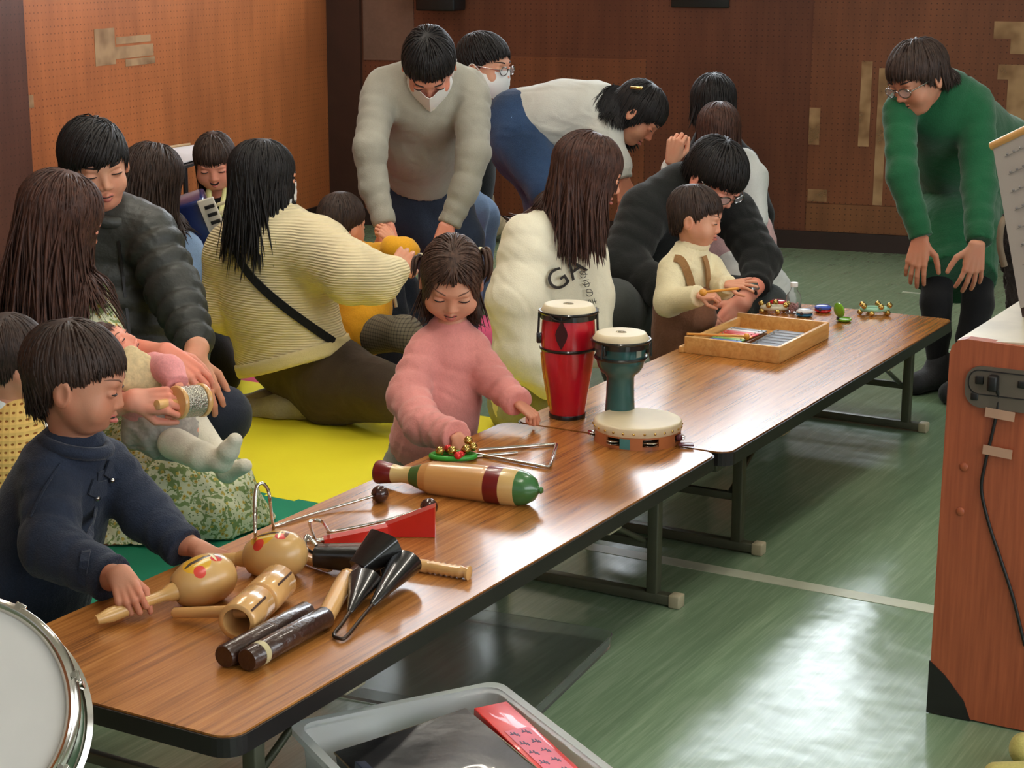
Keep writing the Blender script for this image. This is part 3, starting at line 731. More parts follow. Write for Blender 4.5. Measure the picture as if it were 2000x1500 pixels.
# ------------------------------------------------------------------ instruments
T = TH
MAP = (200, 150, 88); MAPL = (222, 178, 116)
WOODL = simple('varnished maple', (222, 172, 108), .25, coat=.6, bump=('noise', 60, .05)); WOODP = simple('plain pine', (214, 164, 98), .45, coat=.2)
DKW = simple('dark stained rosewood', (58, 34, 24), .3, coat=.5, bump=('noise', 90, .4)); BLK = simple('black enamel', (18, 17, 16), .28, coat=.6, bump=('noise', 70, .12))
CHR = simple('chrome wire', (205, 200, 190), .16, metal=1, var=0); BRASS = simple('brass bell', (205, 172, 98), .2, metal=1, var=.1); REDP = simple('red lacquer', (196, 34, 26), .3, coat=.5)
SKINH = simple('drum hide', (222, 206, 170), .5, var=.08); REDBR = simple('red brown ball', (60, 28, 20), .2, coat=.6)
def axis_thing(name, lab, cat, p0, p1, group=None, hint=(0, 0, 1)):
    p0, p1 = np.array(p0), np.array(p1); L = np.linalg.norm(p1-p0)
    Rm = frame(p1-p0, hint)   # local z along the axis, local y up-ish
    return thing(name, lab, cat, mat4=M4(p0, Rm), group=group), L
# maracas
def maraca(p0, p1, lab):
    o, L = axis_thing('maraca', lab, 'maraca', p0, p1, 'painted wooden maracas'); k = L/.285; b = .046
    mh = spotted('maraca handle', (214, 168, 100), [], grain=1); 
    z = L-.118; zz = L-.062
    sp = [((-.010, .040, z+.045), (.024, .02, .026), (222, 170, 36)), ((-.006, .043, z+.050), (.004, .012, .034), (60, 44, 30)), ((-.016, .044, z+.062), (.003, .01, .03), (236, 214, 140)), ((-.028, .032, z+.040), (.010, .018, .011), (214, 60, 44)), ((-.016, .036, z+.080), (.008, .016, .011), (206, 40, 34)),
          ((-.006, .044, z+.09), (.016, .01, .004), (120, 64, 30)), ((-.01, .044, z+.078), (.018, .008, .0025), (238, 226, 180))]
    mb = spotted('maraca bulb', (216, 172, 106), sp)
    build('handle', lathe([(.0, 0), (.008, .002), (.0135, .03), (.012, .07), (.0095, z-.04), (.011, z-.02), (.015, z-.012), (.018, z+.004), (.02, z+.012)], 28), mh, o, world=False)
    build('bulb', lathe([(.018, z), (.028, z+.006), (.036, z+.02), (.0425, z+.035), (b, z+.062), (.0445, z+.08), (.037, z+.1), (.024, z+.113), (.008, z+.119), (0, z+.12)], 40), mb, o, world=False)
    build('seam_ring', lathe([(.0442, zz-.018), (.0466, zz-.0175), (.0466, zz-.0155), (.0442, zz-.015)], 40), simple('seam', (120, 78, 40), .5), o, world=False) if 0 else None
    return o
maraca(WZ(186, 1212, T+.014), WZ(455, 1113, T+.047), 'cream wooden maraca gripped by the boy, painted yellow and red, in front')
maraca(W(405, 1098, 3.20), WZ(598, 1078, T+.048), 'cream wooden maraca lying behind the front one beside the wire loop')
o, L = axis_thing('wooden_stick', 'short pale wooden stick poking out behind the rear maraca', 'stick', WZ(560, 1078, T+.012), WZ(646, 1110, T+.011))
build('stick_shaft', lathe([(0, 0), (.009, .001), (.0095, L-.006), (.007, L-.001), (0, L)], 20), WOODL, o, world=False)
# two-tone wood block
a, b = WZ(462, 1216, T+.034), WZ(545, 1136, T+.034)
o, L = axis_thing('wood_block', 'hollow two tone pale wood block with side handle', 'wood block', a, b); L1 = L*.47
def tubecyl(z0, z1, open_a):
    r, ri = .033, .024
    if open_a: pr = [(ri, z0+(z1-z0)*.9), (ri, z0), (r-.002, z0), (r, z0+.002), (r, z1-.002), (r-.002, z1), (0.001, z1)]
    else: pr = [(0.001, z0), (r-.002, z0), (r, z0+.002), (r, z1-.002), (r-.002, z1), (ri, z1), (ri, z0+(z1-z0)*.1)]
    return lathe(pr, 40)
build('hollow_drum', tubecyl(0, L1, True), WOODL, o, world=False); build('hollow_drum', tubecyl(L-L1, L, False), WOODL, o, world=False)
build('waist', lathe([(.024, L1-.001), (.024, L-L1+.001)], 30), WOODL, o, world=False)
SLOT = simple('slot shadow wood', (70, 40, 20), .8)
for (z0, z1) in ((.004, L1*.75), (L-L1*.75, L-.004)):
    d = build('sound_slot', xf(boxb((-.0325, -.002, z0), (-.0335, .002, z1)), (0, 0, 0), rotz(R_(40)).T), SLOT, o, world=False)
hp = WZ(337, 1197, T+.016); hq = a+(b-a)*.26
build('handle', tube([hp, hp+(hq-hp)*.03, hp+(hq-hp)*.5, hq], [.006, .0095, .0105, .0115], 16), WOODL, o)
# claves
def clave(p0, p1, lab, patch=False):
    o, L = axis_thing('clave', lab, 'clave', p0, p1, 'dark brown claves')
    build('rod', lathe([(0, 0), (.0175, 0), (.0195, .003), (.0195, L-.003), (.0175, L), (0, L)], 28), DKW, o, world=False)
    if patch: build('paper_label', lathe([(.0196, .028), (.0200, .0282), (.0200, .041), (.0196, .0412)], 28), simple('cream label', (196, 184, 140), .6), o, world=False)
clave(WZ(437, 1283, T+.0195), WZ(600, 1195, T+.0195), 'dark brown clave nearest the wood block')
clave(WZ(482, 1290, T+.0195), WZ(636, 1205, T+.0195), 'dark brown clave with a cream paper label near its end', True)
# cowbell with round handle and stick
def bell_shell(L, w0, w1, t0, t1, th=.003, n=28, pw=.55):
    v = []; 
    for lay in (0, 1):
        for i in range(9):
            u = i/8; w = w0+(w1-w0)*u-lay*th; t = t0+(t1-t0)*u-lay*th
            for j in range(n):
                a = 2*math.pi*j/n; c, s = math.cos(a), math.sin(a)
                v.append((w*np.sign(c)*abs(c)**pw, t*np.sign(s)*abs(s)**pw, L*u+(th if lay and i == 0 else 0)))
    f = []; H = 9*n
    for i in range(8):
        for j in range(n):
            k = (j+1) % n; f.append((i*n+j, i*n+k, (i+1)*n+k, (i+1)*n+j)); f.append((H+i*n+j, H+(i+1)*n+j, H+(i+1)*n+k, H+i*n+k))
    for j in range(n): k = (j+1) % n; f.append((8*n+j, 8*n+k, H+8*n+k, H+8*n+j))
    f.append(tuple(range(n))[::-1]); f.append(tuple(range(H, H+n))); return np.array(v), f
a, b = WZ(632, 1212, T+.018), WZ(678, 1128, T+.026); c3 = WZ(733, 1082, T+.055)
o = thing('cowbell', 'black square cowbell with turned wooden handle pointing to the claves', 'cowbell', a)
build('handle', tube(smooth_path([a, a+(b-a)*.2, a+(b-a)*.55, a+(b-a)*.85, b, b+(b-a)*.06]), np.interp(np.linspace(0, 1, 31), [0, .03, .2, .5, .75, .82, .86, .92, 1], [.010, .016, .0165, .018, .017, .012, .016, .014, .010]), 24), WOODL, o)
fr = frame(c3-b, (0, 0, 1)); build('neck', tube([b, b+(c3-b)*.35, b+(c3-b)*.6], [.008, .010, .014], 12), simple('brown painted neck', (84, 50, 40), .3, coat=.5), o)
build('bell', xf(bell_shell(.075, .022, .040, .012, .028, pw=.4), b+(c3-b)*.4, fr), BLK, o)
# large black bell lying sideways
a, b = WZ(618, 1085, T+.030), WZ(752, 1092, T+.033)
o = thing('cowbell', 'long black cowbell lying sideways behind the square one', 'cowbell', a)
fr = frame(b-a, (0, 0, 1)); build('bell', xf(bell_shell(float(np.linalg.norm(b-a)), .024, .034, .020, .030, pw=.7), a, fr), BLK, o)
build('mounting_clip', tube(smooth_path([a+[0, 0, .02], a+[-.02, .0, .035], a+[-.01, -.02, .02], a]), .004, 8), CHR, o)
a, b = WZ(765, 1095, T+.013), WZ(918, 1120, T+.012)
o, L = axis_thing('beater', 'ribbed pale wooden beater lying right of the black bells', 'stick', a, b)
pr = [(0, 0), (.0095, .001)]+[(.0125-.0022*(i % 2), .001+L*.45+i*L*.035) for i in range(14)]+[(.009, L*.955), (.0135, L*.965), (.0135, L*.99), (.007, L), (0, L)]
build('ribbed_grip', lathe(pr, 24), WOODL, o, world=False)
# agogo: two cones joined by a bent wire
o = thing('agogo_bells', 'pair of black cone bells joined by a bent metal rod', 'bells', WZ(657, 1243, T))
def cone(p, q, r, nm='cone_bell'):
    Rm = frame(q-p); L = float(np.linalg.norm(q-p))
    build(nm, xf(lathe([(.003, 0), (.006, .004), (r*.55, L*.5), (r, L), (r-.002, L), (r*.5, L*.5), (.003, .01)], 32, 1, .8), p, Rm), BLK, o)
p1, q1 = WZ(683, 1196, T+.02), WZ(712, 1133, T+.034); p2, q2 = WZ(727, 1182, T+.02), WZ(790, 1100, T+.038)
cone(p1, q1, .030); cone(p2, q2, .033)
build('bent_rod', tube(smooth_path([p1, WZ(668, 1218, T+.012), WZ(652, 1240, T+.006), WZ(664, 1247, T+.006), WZ(676, 1244, T+.006), WZ(700, 1215, T+.012), p2]), .0035, 8), simple('dark metal rod', (70, 58, 50), .3, metal=.8), o)
# vibraslaps
def vibra(lab, ball, pts, bx, bs, yaw, wedge):
    o = thing('vibraslap', lab, 'vibraslap', (bx[0], bx[1], T), group='red vibraslaps')
    build('ball', sphere(ball, .0185, 20), REDBR, o)
    build('bent_rod', tube(smooth_path(pts, 5), .0032, 10), CHR, o)
    L, h0, h1, w = bs; poly = [(0, 0), (L, 0), (L, h1), (0, h0)]
    v, f = prism(poly, -w/2, w/2); v = np.array([[p[0], p[2], p[1]] for p in v]); build('clapper_box', xf((v, [q[::-1] for q in f]), bx, rotz(yaw)), REDP, o, smooth=False)
    build('rattle_stem', tube([np.array(bx)+rotz(yaw)@np.array([-.03, 0, h0*.6]), np.array(bx)+rotz(yaw)@np.array([.01, 0, h0*.6])], .005, 10), CHR, o)
b1 = WZ(742, 965, T+.0187)
vibra('rear chrome vibraslap with tall wire loop and flat red clapper box', b1, [b1, WZ(640, 995, T+.006), WZ(545, 1025, T+.004), WZ(534, 1027, T+.006), W(528, 985, 3.13), W(524, 958, 3.12), W(512, 944, 3.11), W(500, 955, 3.10), W(498, 1000, 3.08), W(499, 1045, 3.05), WZ(503, 1056, T+.005), WZ(560, 1058, T+.004), WZ(615, 1056, T+.004), WZ(640, 1048, T+.012)],
      WZ(632, 1062, T+.001), (.125, .012, .03, .026), math.atan2(.09, .10), 0)
b2 = WZ(838, 990, T+.0187)
vibra('front chrome vibraslap with red wedge clapper box and dark ball', b2, [b2, WZ(748, 1018, T+.012), WZ(650, 1038, T+.01), WZ(642, 1037, T+.012), W(630, 1020, 3.22), W(615, 1016, 3.20), W(605, 1020, 3.18), WZ(612, 1044, T+.03), WZ(625, 1057, T+.008), WZ(700, 1045, T+.01), WZ(750, 1032, T+.02)],
      WZ(752, 1044, T+.001), (.10, .022, .062, .030), math.atan2(.055, .10), 1)
# guiro
a, b = WZ(736, 921, T+.030), WZ(1060, 958, T+.036)
o, L = axis_thing('guiro', 'long striped wooden guiro with red, cream and green bands', 'guiro', a, b)
z = lambda t: t*L
st = [(0, (120, 22, 26)), (.105, (226, 196, 130)), (.215, (58, 106, 48)), (.285, (214, 158, 92)), (.685, (118, 20, 26)), (.775, (226, 190, 122)), (.86, (52, 116, 60))]
GM = banded('guiro bands', st, 0, L); pr = [(0, 0), (.024, .001), (.026, .006), (.021, z(.1)), (.0175, z(.16)), (.019, z(.21)), (.027, z(.27)), (.034, z(.33))]
for i in range(58):
    t = .34+.33*i/57; pr.append((.0355+.004*math.sin((t-.3)*3.6)-(.0009 if i % 2 else 0), z(t)))
pr += [(.040, z(.69)), (.0405, z(.78)), (.039, z(.85)), (.034, z(.905)), (.024, z(.95)), (.010, z(.972)), (.006, z(.982)), (.008, z(.99)), (.005, z(1)), (0, z(1))]
build('guiro_body', lathe(pr, 44), GM, o, world=False)
# jingle bells on a green loop
def bell_geo(c, r=.009): return join(sphere(c, r, 12), tube([np.array(c)+[r*1.005*math.cos(a), r*1.005*math.sin(a), 0] for a in np.arange(16)*math.pi/8], r*.07, 5, closed=True))
GREEN = simple('green plastic', (54, 156, 54), .3); REDB = simple('red bell', (214, 52, 50), .25, metal=.4)
c0 = WZ(885, 890, T+.008); o = thing('jingle_bell_bracelet', 'green jingle bell bracelet under the girl in pink', 'bells', (c0[0], c0[1], T), group='jingle bell bracelets')
rx, ry = .050, .026; rr_ = rh; ry_ = np.array([-rh[1], rh[0], 0])
build('strap', tube([c0+rr_*rx*math.cos(a)+ry_*ry*math.sin(a) for a in np.arange(28)*math.pi/14], .0065, 8, closed=True), GREEN, o)
for i, (dx, dy, dz) in enumerate([(-.03, -.012, .015), (-.002, -.016, .017), (.03, -.008, .018), (.045, .012, .018), (.034, .022, .03)]): build('bell', bell_geo(c0+rr_*dx+ry_*dy+[0, 0, dz], .0105), BRASS, o)
for (dx, dy, dz) in [(.012, -.03, .009), (.026, -.002, .013), (-.012, .018, .012), (.018, -.02, .008)]: build('bell', bell_geo(c0+rr_*dx+ry_*dy+[0, 0, dz], .009), REDB, o)
# triangle and striker
o = thing('triangle', 'steel triangle lying on the near table behind the guiro', 'triangle', WZ(1040, 890, T))
A_, B_, C_ = WZ(925, 886, T+.005), WZ(1088, 867, T+.005), WZ(1073, 913, T+.005); E_ = WZ(934, 879, T+.006)
def rc(p, q, r_, d=.01):
    u = (p-q)/np.linalg.norm(p-q); w = (r_-q)/np.linalg.norm(r_-q); return [q+u*d, q+(u+w)*d*.3, q+w*d]
build('steel_bar', tube([E_]+rc(E_, B_, C_)+rc(B_, C_, A_)+[A_], .0042, 10), CHR, o)
o, L = axis_thing('triangle_beater', 'thin steel striker rod inside the triangle', 'beater', WZ(925, 892, T+.004), WZ(1010, 884, T+.004))
build('striker_rod', lathe([(0, 0), (.0035, .001), (.0035, L), (0, L+.001)], 12), CHR, o, world=False)
# tambourine
c0 = WZ(1245, 858, T); r = .103
o = thing('tambourine', 'round wooden tambourine with cream skin and small cymbals', 'tambourine', c0)
TW = simple('tambourine wood', (188, 116, 70), .35, coat=.3); n_ = 64; hh = .050
wins = [R_(a) for a in (-98, -150, -35, 30, 85, 140, 200-360+180)]; wins = [R_(-98+i*51.4) for i in range(7)]
vv, ff = [], []
inwin = lambda a: any(abs((a-w+math.pi) % (2*math.pi)-math.pi) < .17 for w in wins)
segs = []
N_ = 112
for i in range(N_):
    a0, a1 = 2*math.pi*i/N_, 2*math.pi*(i+1)/N_
    def q(a, rr, z): return (rr*math.cos(a), rr*math.sin(a), z)
    for (za, zb) in ([(.0, .008), (.026, hh-.002)] if inwin((a0+a1)/2) else [(.0, hh-.002)]):
        b_ = len(vv); vv += [q(a0, r, za), q(a1, r, za), q(a1, r, zb), q(a0, r, zb), q(a0, r-.006, za), q(a1, r-.006, za), q(a1, r-.006, zb), q(a0, r-.006, zb)]
        ff += [tuple(b_+k for k in t) for t in ((0, 1, 2, 3), (5, 4, 7, 6), (4, 5, 1, 0), (3, 2, 6, 7), (1, 5, 6, 2), (4, 0, 3, 7))]
build('frame', (np.array(vv), ff), TW, o, world=False, smooth=False)
build('skin', lathe([(r+.0008, hh-.020), (r+.0016, hh-.018), (r+.0014, hh-.002), (r-.002, hh+.0015), (r*.9, hh+.001), (0, hh+.001)], 64), SKINH, o, world=False)
for w_ in wins:
    for z_ in (.0135, .0195): build('cymbal', xf(lathe([(0, 0), (.006, .0015), (.017, .0005), (.0175, .0), (.017, -.0006), (0, -.0006)], 20), ((r-.002)*math.cos(w_), (r-.002)*math.sin(w_), z_)), CHR, o, world=False)
for i in range(26):
    a = 2*math.pi*i/26; build('tack', sphere(((r+.0015)*math.cos(a), (r+.0015)*math.sin(a), hh-.011), .0032, 8), BRASS, o, world=False)
a = R_(-128); a += 0
ang = lambda p: math.atan2(p[1]-c0[1], p[0]-c0[0])
a = ang(WZ(1190, 905, T)); pv = []
for i in range(9):
    t = a-.12+.24*i/8
    for z_ in (.002, .027): pv += [((r+.0012)*math.cos(t), (r+.0012)*math.sin(t), z_)]
build('teal_tape', (np.array(pv), [(2*i, 2*i+2, 2*i+3, 2*i+1) for i in range(8)]), simple('teal tape', (70, 132, 132), .6), o, world=False)
tgt = WZ(1340, 868, T+.008); build('tag', join(box(tgt, (.035, .022, .004), .001, rotz(.5)), sphere(tgt+[-.02, .005, .012], .008, 10)), simple('purple tag', (96, 50, 60), .3), o)
# conga and djembe
RED = NT('red lacquered shell'); RED.set(Base_Color=lin((196, 16, 38)), Roughness=.28, Coat_Weight=.7, Coat_Roughness=.08); RED = RED.m
TEAL = NT('teal lacquered shell'); TEAL.set(Base_Color=lin((22, 84, 84)), Roughness=.3, Coat_Weight=.6, Coat_Roughness=.1); TEAL = TEAL.m
YEL = simple('yellow edge', (222, 160, 50), .4); INK = simple('grey ink', (150, 140, 120), .6)
def rope_ring(r, z, t=.003): return tube([(r*math.cos(a), r*math.sin(a), z) for a in np.arange(48)*math.pi/24], t, 6, closed=True)
def drum(name, lab, c0, ztop, prof, shell, rt_, mid, lugs, foot):
    o = thing(name, lab, 'drum', c0)
    build('shell', lathe(prof, 48), shell, o, world=False)
    build('skin', lathe([(rt_*1.02, ztop-.022), (rt_*1.03, ztop-.015), (rt_*.96, ztop-.008), (rt_*.9, ztop-.001), (rt_*.82, ztop), (0, ztop)], 48), SKINH, o, world=False)
    build('hoop', join(rope_ring(rt_*1.06, ztop-.018, .0038), lathe([(rt_*1.02, ztop-.034), (rt_*1.045, ztop-.034), (rt_*1.05, ztop-.018), (rt_*1.02, ztop-.018)], 48)), BLK, o, world=False)
    build('rope_band', rope_ring(mid[0], mid[1], .0042), BLK, o, world=False)
    for a in lugs:
        u = np.array([math.cos(a), math.sin(a), 0]); zt = ztop-.03
        build('tuning_lug', join(tube([u*rt_*1.08+[0, 0, zt+.01], u*rt_*1.10+[0, 0, zt-.025], u*(mid[0]+.008)+[0, 0, mid[1]+.028]], .0028, 6), box(u*(mid[0]+.004)+[0, 0, mid[1]+.025], (.014, .014, .026), .003, rotz(a))), BLK, o, world=False)
    build('base_band', lathe(foot, 48), BLK, o, world=False)
    # printed oval mark on the skin
    build('printed_oval', join(tube([(.013*math.cos(t), .009*math.sin(t), ztop+.0004) for t in np.arange(24)*math.pi/12], .0009, 4, closed=True), tube([(-.007, -.003, ztop+.0004), (-.002, .004, ztop+.0004), (.001, -.003, ztop+.0004), (.007, .004, ztop+.0004)], .0011, 4)), INK, o, world=False)
    return o
c0 = WZ(1108, 813, T); H = .285
tow = math.atan2(-c0[1], -c0[0])
o = drum('conga_drum', 'tall red conga drum with cream skin and black band', c0, H, [(.0, .0), (.044, .0), (.0445, .02), (.052, .07), (.0605, .12), (.0655, .165), (.067, .20), (.0655, .235), (.062, .27), (.058, H-.02), (0, H-.02)], RED, .0665, (.0672, .176), [tow+R_(a) for a in (-84, 78, 158, -160)], [(0, 0), (.0455, 0), (.0462, .010), (.0455, .011)])
u = np.array([math.cos(tow+R_(-14)), math.sin(tow+R_(-14)), 0]); v_ = np.array([-u[1], u[0], 0])
lf = [(0, .255), (.006, .243), (.013, .23), (.0155, .22), (.012, .205), (.005, .192), (0, .183), (-.005, .192), (-.012, .205), (-.0155, .22), (-.013, .23), (-.006, .243)]
P_ = [u*(.0672+(z_-.2)*-.02)+v_*-x_+[0, 0, z_] for x_, z_ in lf]
build('leaf_emblem', (np.array(P_+[p+u*.0015 for p in P_]), [tuple(range(12))[::-1], tuple(range(12, 24))]+[(i, (i+1) % 12, 12+(i+1) % 12, 12+i) for i in range(12)]), simple('dark red emblem', (60, 8, 14), .4), o, world=False, smooth=False)
build('cord', tube(smooth_path([u*.069+v_*.0+[0, 0, .27], u*.0705+[0, 0, .255]]), .0016, 6), BLK, o, world=False)
build('cord_loop', tube(smooth_path([u*.07+v_*.03+[0, 0, .268], u*.072+v_*.015+[0, 0, .258], u*.073+[0, 0, .256], u*.072-v_*.015+[0, 0, .258], u*.07-v_*.03+[0, 0, .268]]), .0015, 6), BLK, o, world=False)
us = np.array([math.cos(tow-R_(80)), math.sin(tow-R_(80)), 0])
build('yellow_edge', tube([us*.0655+[0, 0, .165], us*.061+[0, 0, .12], us*.0525+[0, 0, .07], us*.0455+[0, 0, .03]], .0035, 6), YEL, o, world=False)
c0 = WZ(1210, 836, T); H = .238
o = drum('djembe_drum', 'teal goblet drum with cream skin beside the conga', c0, H, [(0, 0), (.0385, 0), (.037, .03), (.034, .08), (.033, .125), (.036, .134), (.047, .142), (.055, .155), (.0585, .17), (.061, .19), (.0615, .21), (.060, H-.02), (0, H-.02)], TEAL, .0665, (.0612, .178), [tow+R_(a) for a in (80, 160, -120, -40)], [(0, 0), (.039, 0), (.0392, .006), (.038, .007)])
build('sticker', (lambda a: (np.array([((.0625)*math.cos(a+t), (.0625)*math.sin(a+t), z_) for t in (-.13, .0, .13) for z_ in (.186, .206)]), [(0, 2, 3, 1), (2, 4, 5, 3)]))(tow+R_(42)), simple('grey sticker', (150, 156, 140), .4), o, world=False)
# glockenspiel tray
bx0, bx1, by0, by1 = -2.083, -1.792, 4.66, 5.06; o = thing('wooden_tray', 'open pine tray holding two small glockenspiels', 'tray', ((bx0+bx1)/2, (by0+by1)/2, T))
PINE = NT('pine board'); g = PINE.noise(PINE.coord(scale=(30, 3, 30)), 2.2, 4, .6, .6); PINE.set(Base_Color=PINE.ramp(g, [(.35, (206, 150, 80)), (.65, (228, 182, 112))]), Roughness=.45, Coat_Weight=.2); PINE = PINE.m
hb = .048; tw = .011
build('side_wall', boxb((bx0, by0, T+.0005), (bx1, by0+tw, T+hb), .001), PINE, o); build('side_wall', boxb((bx1-tw, by0+tw, T+.0005), (bx1, by1-tw, T+hb), .001), PINE, o)
build('side_wall', boxb((bx0, by1-tw, T+.0005), (bx1, by1, T+hb+.002), .001), PINE, o); build('side_wall', boxb((bx0, by0+tw, T+.0005), (bx0+tw, by1-tw, T+hb-.010), .001), PINE, o)
build('tray_floor', boxb((bx0+tw, by0+tw, T+.0005), (bx1-tw, by1-tw, T+.008)), PINE, o)
build('lid_ledge', boxb((bx0-.016, by0-.004, T+.0005), (bx0, by1, T+.018), .001), PINE, o)
def glock(x0, x1, y0, y1, z, cols, lab):
    g = thing('glockenspiel', lab, 'glockenspiel', ((x0+x1)/2, (y0+y1)/2, z), group='glockenspiels in the tray')
    build('base_frame', boxb((x0, y0, z), (x1, y1, z+.010), .001), simple('glock base '+lab[:4], (60, 40, 30) if len(cols) < 8 else (120, 80, 50), .5), g)
    n = len(cols); dy = (y1-y0)/n
    for i, c in enumerate(cols):
        ins = (x1-x0)*.22*(1-i/n)*.5; m = simple('bar %d %s' % (i, lab[:4]), c, .42, metal=.1, var=0)
        yb0 = y0+dy*i+.0015; b_ = build('tone_bar', boxb((x0+ins, yb0, z+.013), (x1-ins, yb0+dy-.003, z+.0165), .0008), m, g)
        build('pin', join(*[sphere((xx, yb0+dy/2, z+.0175), .0022, 8) for xx in (x0+ins+.012, x1-ins-.012)]), CHR, b_)
C8 = [(196, 54, 60), (206, 70, 80), (176, 196, 206), (90, 130, 200), (120, 180, 90), (236, 200, 50), (240, 150, 40), (214, 50, 50), (226, 90, 96), (222, 214, 214), (126, 134, 140)]
glock(bx0+.02, bx0+.135, by0+.03, by0+.30, T+.0085, C8, 'rainbow barred glockenspiel at the left side of the tray')
glock(bx0+.15, bx1-.02, by0+.03, by0+.33, T+.0085, [(46, 38, 32), (40, 40, 44), (60, 62, 66), (36, 34, 34), (58, 50, 40), (44, 42, 42), (60, 54, 44), (50, 42, 36)], 'dark barred glockenspiel at the right side of the tray')
OR = simple('orange mallet', (232, 160, 60), .35, coat=.3)
o, L = axis_thing('mallet', 'orange mallet laid across the pine tray', 'mallet', W(1341, 650, 5.05)*0+WZ(1341, 652, T+.055), WZ(1458, 657, T+.036))
build('shaft', lathe([(0, 0), (.0038, .001), (.0038, L), (0, L)], 12), OR, o, world=False); build('mallet_head', sphere((0, 0, L), .0095, 14), OR, o, world=False)
# small things along the far edge
def bell_ring(c, lab, nb, strap, rad=.03):
    o = thing('jingle_bell_bracelet', lab, 'bells', (c[0], c[1], T), group='jingle bell bracelets')
    build('strap', tube([np.array(c)+rh*rad*1.3*math.cos(a)+[0, 0, .019]+np.array([-rh[1], rh[0], 0])*rad*.7*math.sin(a) for a in np.arange(24)*math.pi/12], .007, 8, closed=True), strap, o)
    for i in range(nb):
        a = 2*math.pi*i/nb; b_ = bell_geo(np.array(c)+rh*rad*1.45*math.cos(a)+np.array([-rh[1], rh[0], 0])*rad*.9*math.sin(a)+[0, 0, .0095 if i % 2 else .031], .0092); build('bell', b_, BRASS, o)
MINT = simple('mint strap', (150, 200, 170), .6); CRM = simple('cream strap', (206, 196, 170), .6)
bell_ring(WZ(1708, 615, T), 'brass jingle bells on a mint strap nearest the table corner', 10, MINT, .032)
bell_ring(WZ(1512, 612, T), 'brass jingle bells on a cream strap behind the tray', 9, CRM, .030)
def castanet(p, lab, top, bot, s=.030, openang=0, yaw=0):
    o = thing('castanet', lab, 'castanet', (p[0], p[1], T), rotz=yaw, group='coloured castanets')
    shell = [(0, 0), (s*.75, .001), (s, .006), (s*.97, .011), (s*.8, .0115), (s*.75, .008), (0, .007)]
    build('lower_shell', lathe(shell, 32), bot, o, world=False)
    v, f = lathe([(r_, -z_) for r_, z_ in shell], 32); v = v+np.array([0, s, .0])
    Rx = np.array(Matrix.Rotation(openang, 3, 'X')); v = v@Rx.T+np.array([0, -s, .0245 if not openang else .013]); build('upper_shell', (v, [q[::-1] for q in f]), top, o, world=False)
    build('elastic_knot', sphere((0, -s, .013), .005, 10), simple('elastic', (60, 50, 50), .8), o, world=False)
GRL = simple('lime plastic', (118, 176, 40), .3, coat=.4); BLU = simple('blue castanet', (60, 90, 190), .25, coat=.5); REDC = simple('red castanet', (190, 26, 32), .25, coat=.5)
WHB = spotted('white castanet', (226, 226, 226), [((.01, .008, .024), (.012, .004, .02), (40, 80, 190))]); SIL = simple('silver pan', (200, 205, 215), .15, metal=.8)
pg = WZ(1648, 628, T); castanet(pg, 'open lime green castanet standing ajar', GRL, GRL, .024, R_(100), YAW+R_(-62))
castanet(WZ(1607, 610, T), 'blue and red closed castanet beside the lime one', BLU, REDC, .027)
castanet(WZ(1571, 618, T), 'white castanet with a blue leaf beside the bottle', WHB, simple('teal shell', (40, 110, 150), .3), .026)
castanet(WZ(1519, 600, T), 'red castanet behind the brass bells', REDC, REDC, .028)
# clear bottle
o = thing('plastic_bottle', 'clear plastic bottle with white cap holding pink beads', 'bottle', WZ(1549, 612, T))
PET = NT('clear bottle plastic'); PET.set(Base_Color=(.92, .95, .95, 1), Roughness=.08, Transmission_Weight=.95, IOR=1.2); PET = PET.m
build('bottle_wall', lathe([(0, .001), (.022, .001), (.025, .006), (.025, .045), (.0225, .06), (.013, .073), (.0105, .078), (.0105, .088), (.0095, .088), (.0095, .078), (.012, .073), (.0215, .06), (.024, .045), (.024, .007), (0, .003)], 28), PET, o, world=False)
build('cap', lathe([(0, .100), (.0115, .100), (.0122, .098), (.0122, .087), (.0105, .086)], 28), simple('white cap', (236, 236, 232), .4), o, world=False)
rr = np.random.default_rng(3); bd = []
for i in range(70):
    a = rr.uniform(0, 6.3); r_ = .019*math.sqrt(rr.uniform(0, 1)); bd.append(sphere((r_*math.cos(a), r_*math.sin(a), .007+rr.uniform(0, .026)), .0035, 6))
q = build('bead_filling', join(*bd), simple('pink beads', (206, 130, 126), .4, var=.3), o, world=False); q['kind'] = 'stuff'
# ------------------------------------------------------------------ snare drum, lower left
nrm = V(.10, 1.0, .62); c0 = W(-88, 1392, 2.30); Rm = frame(nrm, (0, 0, 1)); r = .157
o = thing('snare_drum', 'silver rimmed snare drum with white head at the near table corner', 'drum', mat4=M4(c0, Rm))
HEADM = simple('white drumhead', (222, 218, 210), .55, var=.03)
build('drumhead', lathe([(r-.006, -.004), (r-.008, .0), (0, .0)], 96), HEADM, o, world=False)
build('rim', lathe([(r-.008, .001), (r-.004, .010), (r+.001, .0125), (r+.004, .010), (r+.003, -.004), (r+.010, -.009), (r+.011, -.013), (r+.002, -.014), (r-.004, -.006)], 96), CHR, o, world=False)
build('diamond_sticker', (lambda a, z_: (np.array([((r-.001)*math.cos(a+q_), (r-.001)*math.sin(a+q_), z_+w_) for q_, w_ in ((0, .022), (.07, 0), (0, -.022), (-.07, 0))]), [(0, 1, 2, 3)]))(.35, -.08), simple('pink sticker', (214, 40, 90), .5), o, world=False)
build('shell', lathe([(r-.003, -.015), (r-.003, -.145), (r-.006, -.145)], 96), simple('green sparkle shell', (96, 128, 96), .3, metal=.3), o, world=False)
build('rim', lathe([(r+.002, -.143), (r+.010, -.147), (r+.010, -.151), (r+.002, -.160), (r-.006, -.158)], 96), CHR, o, world=False)
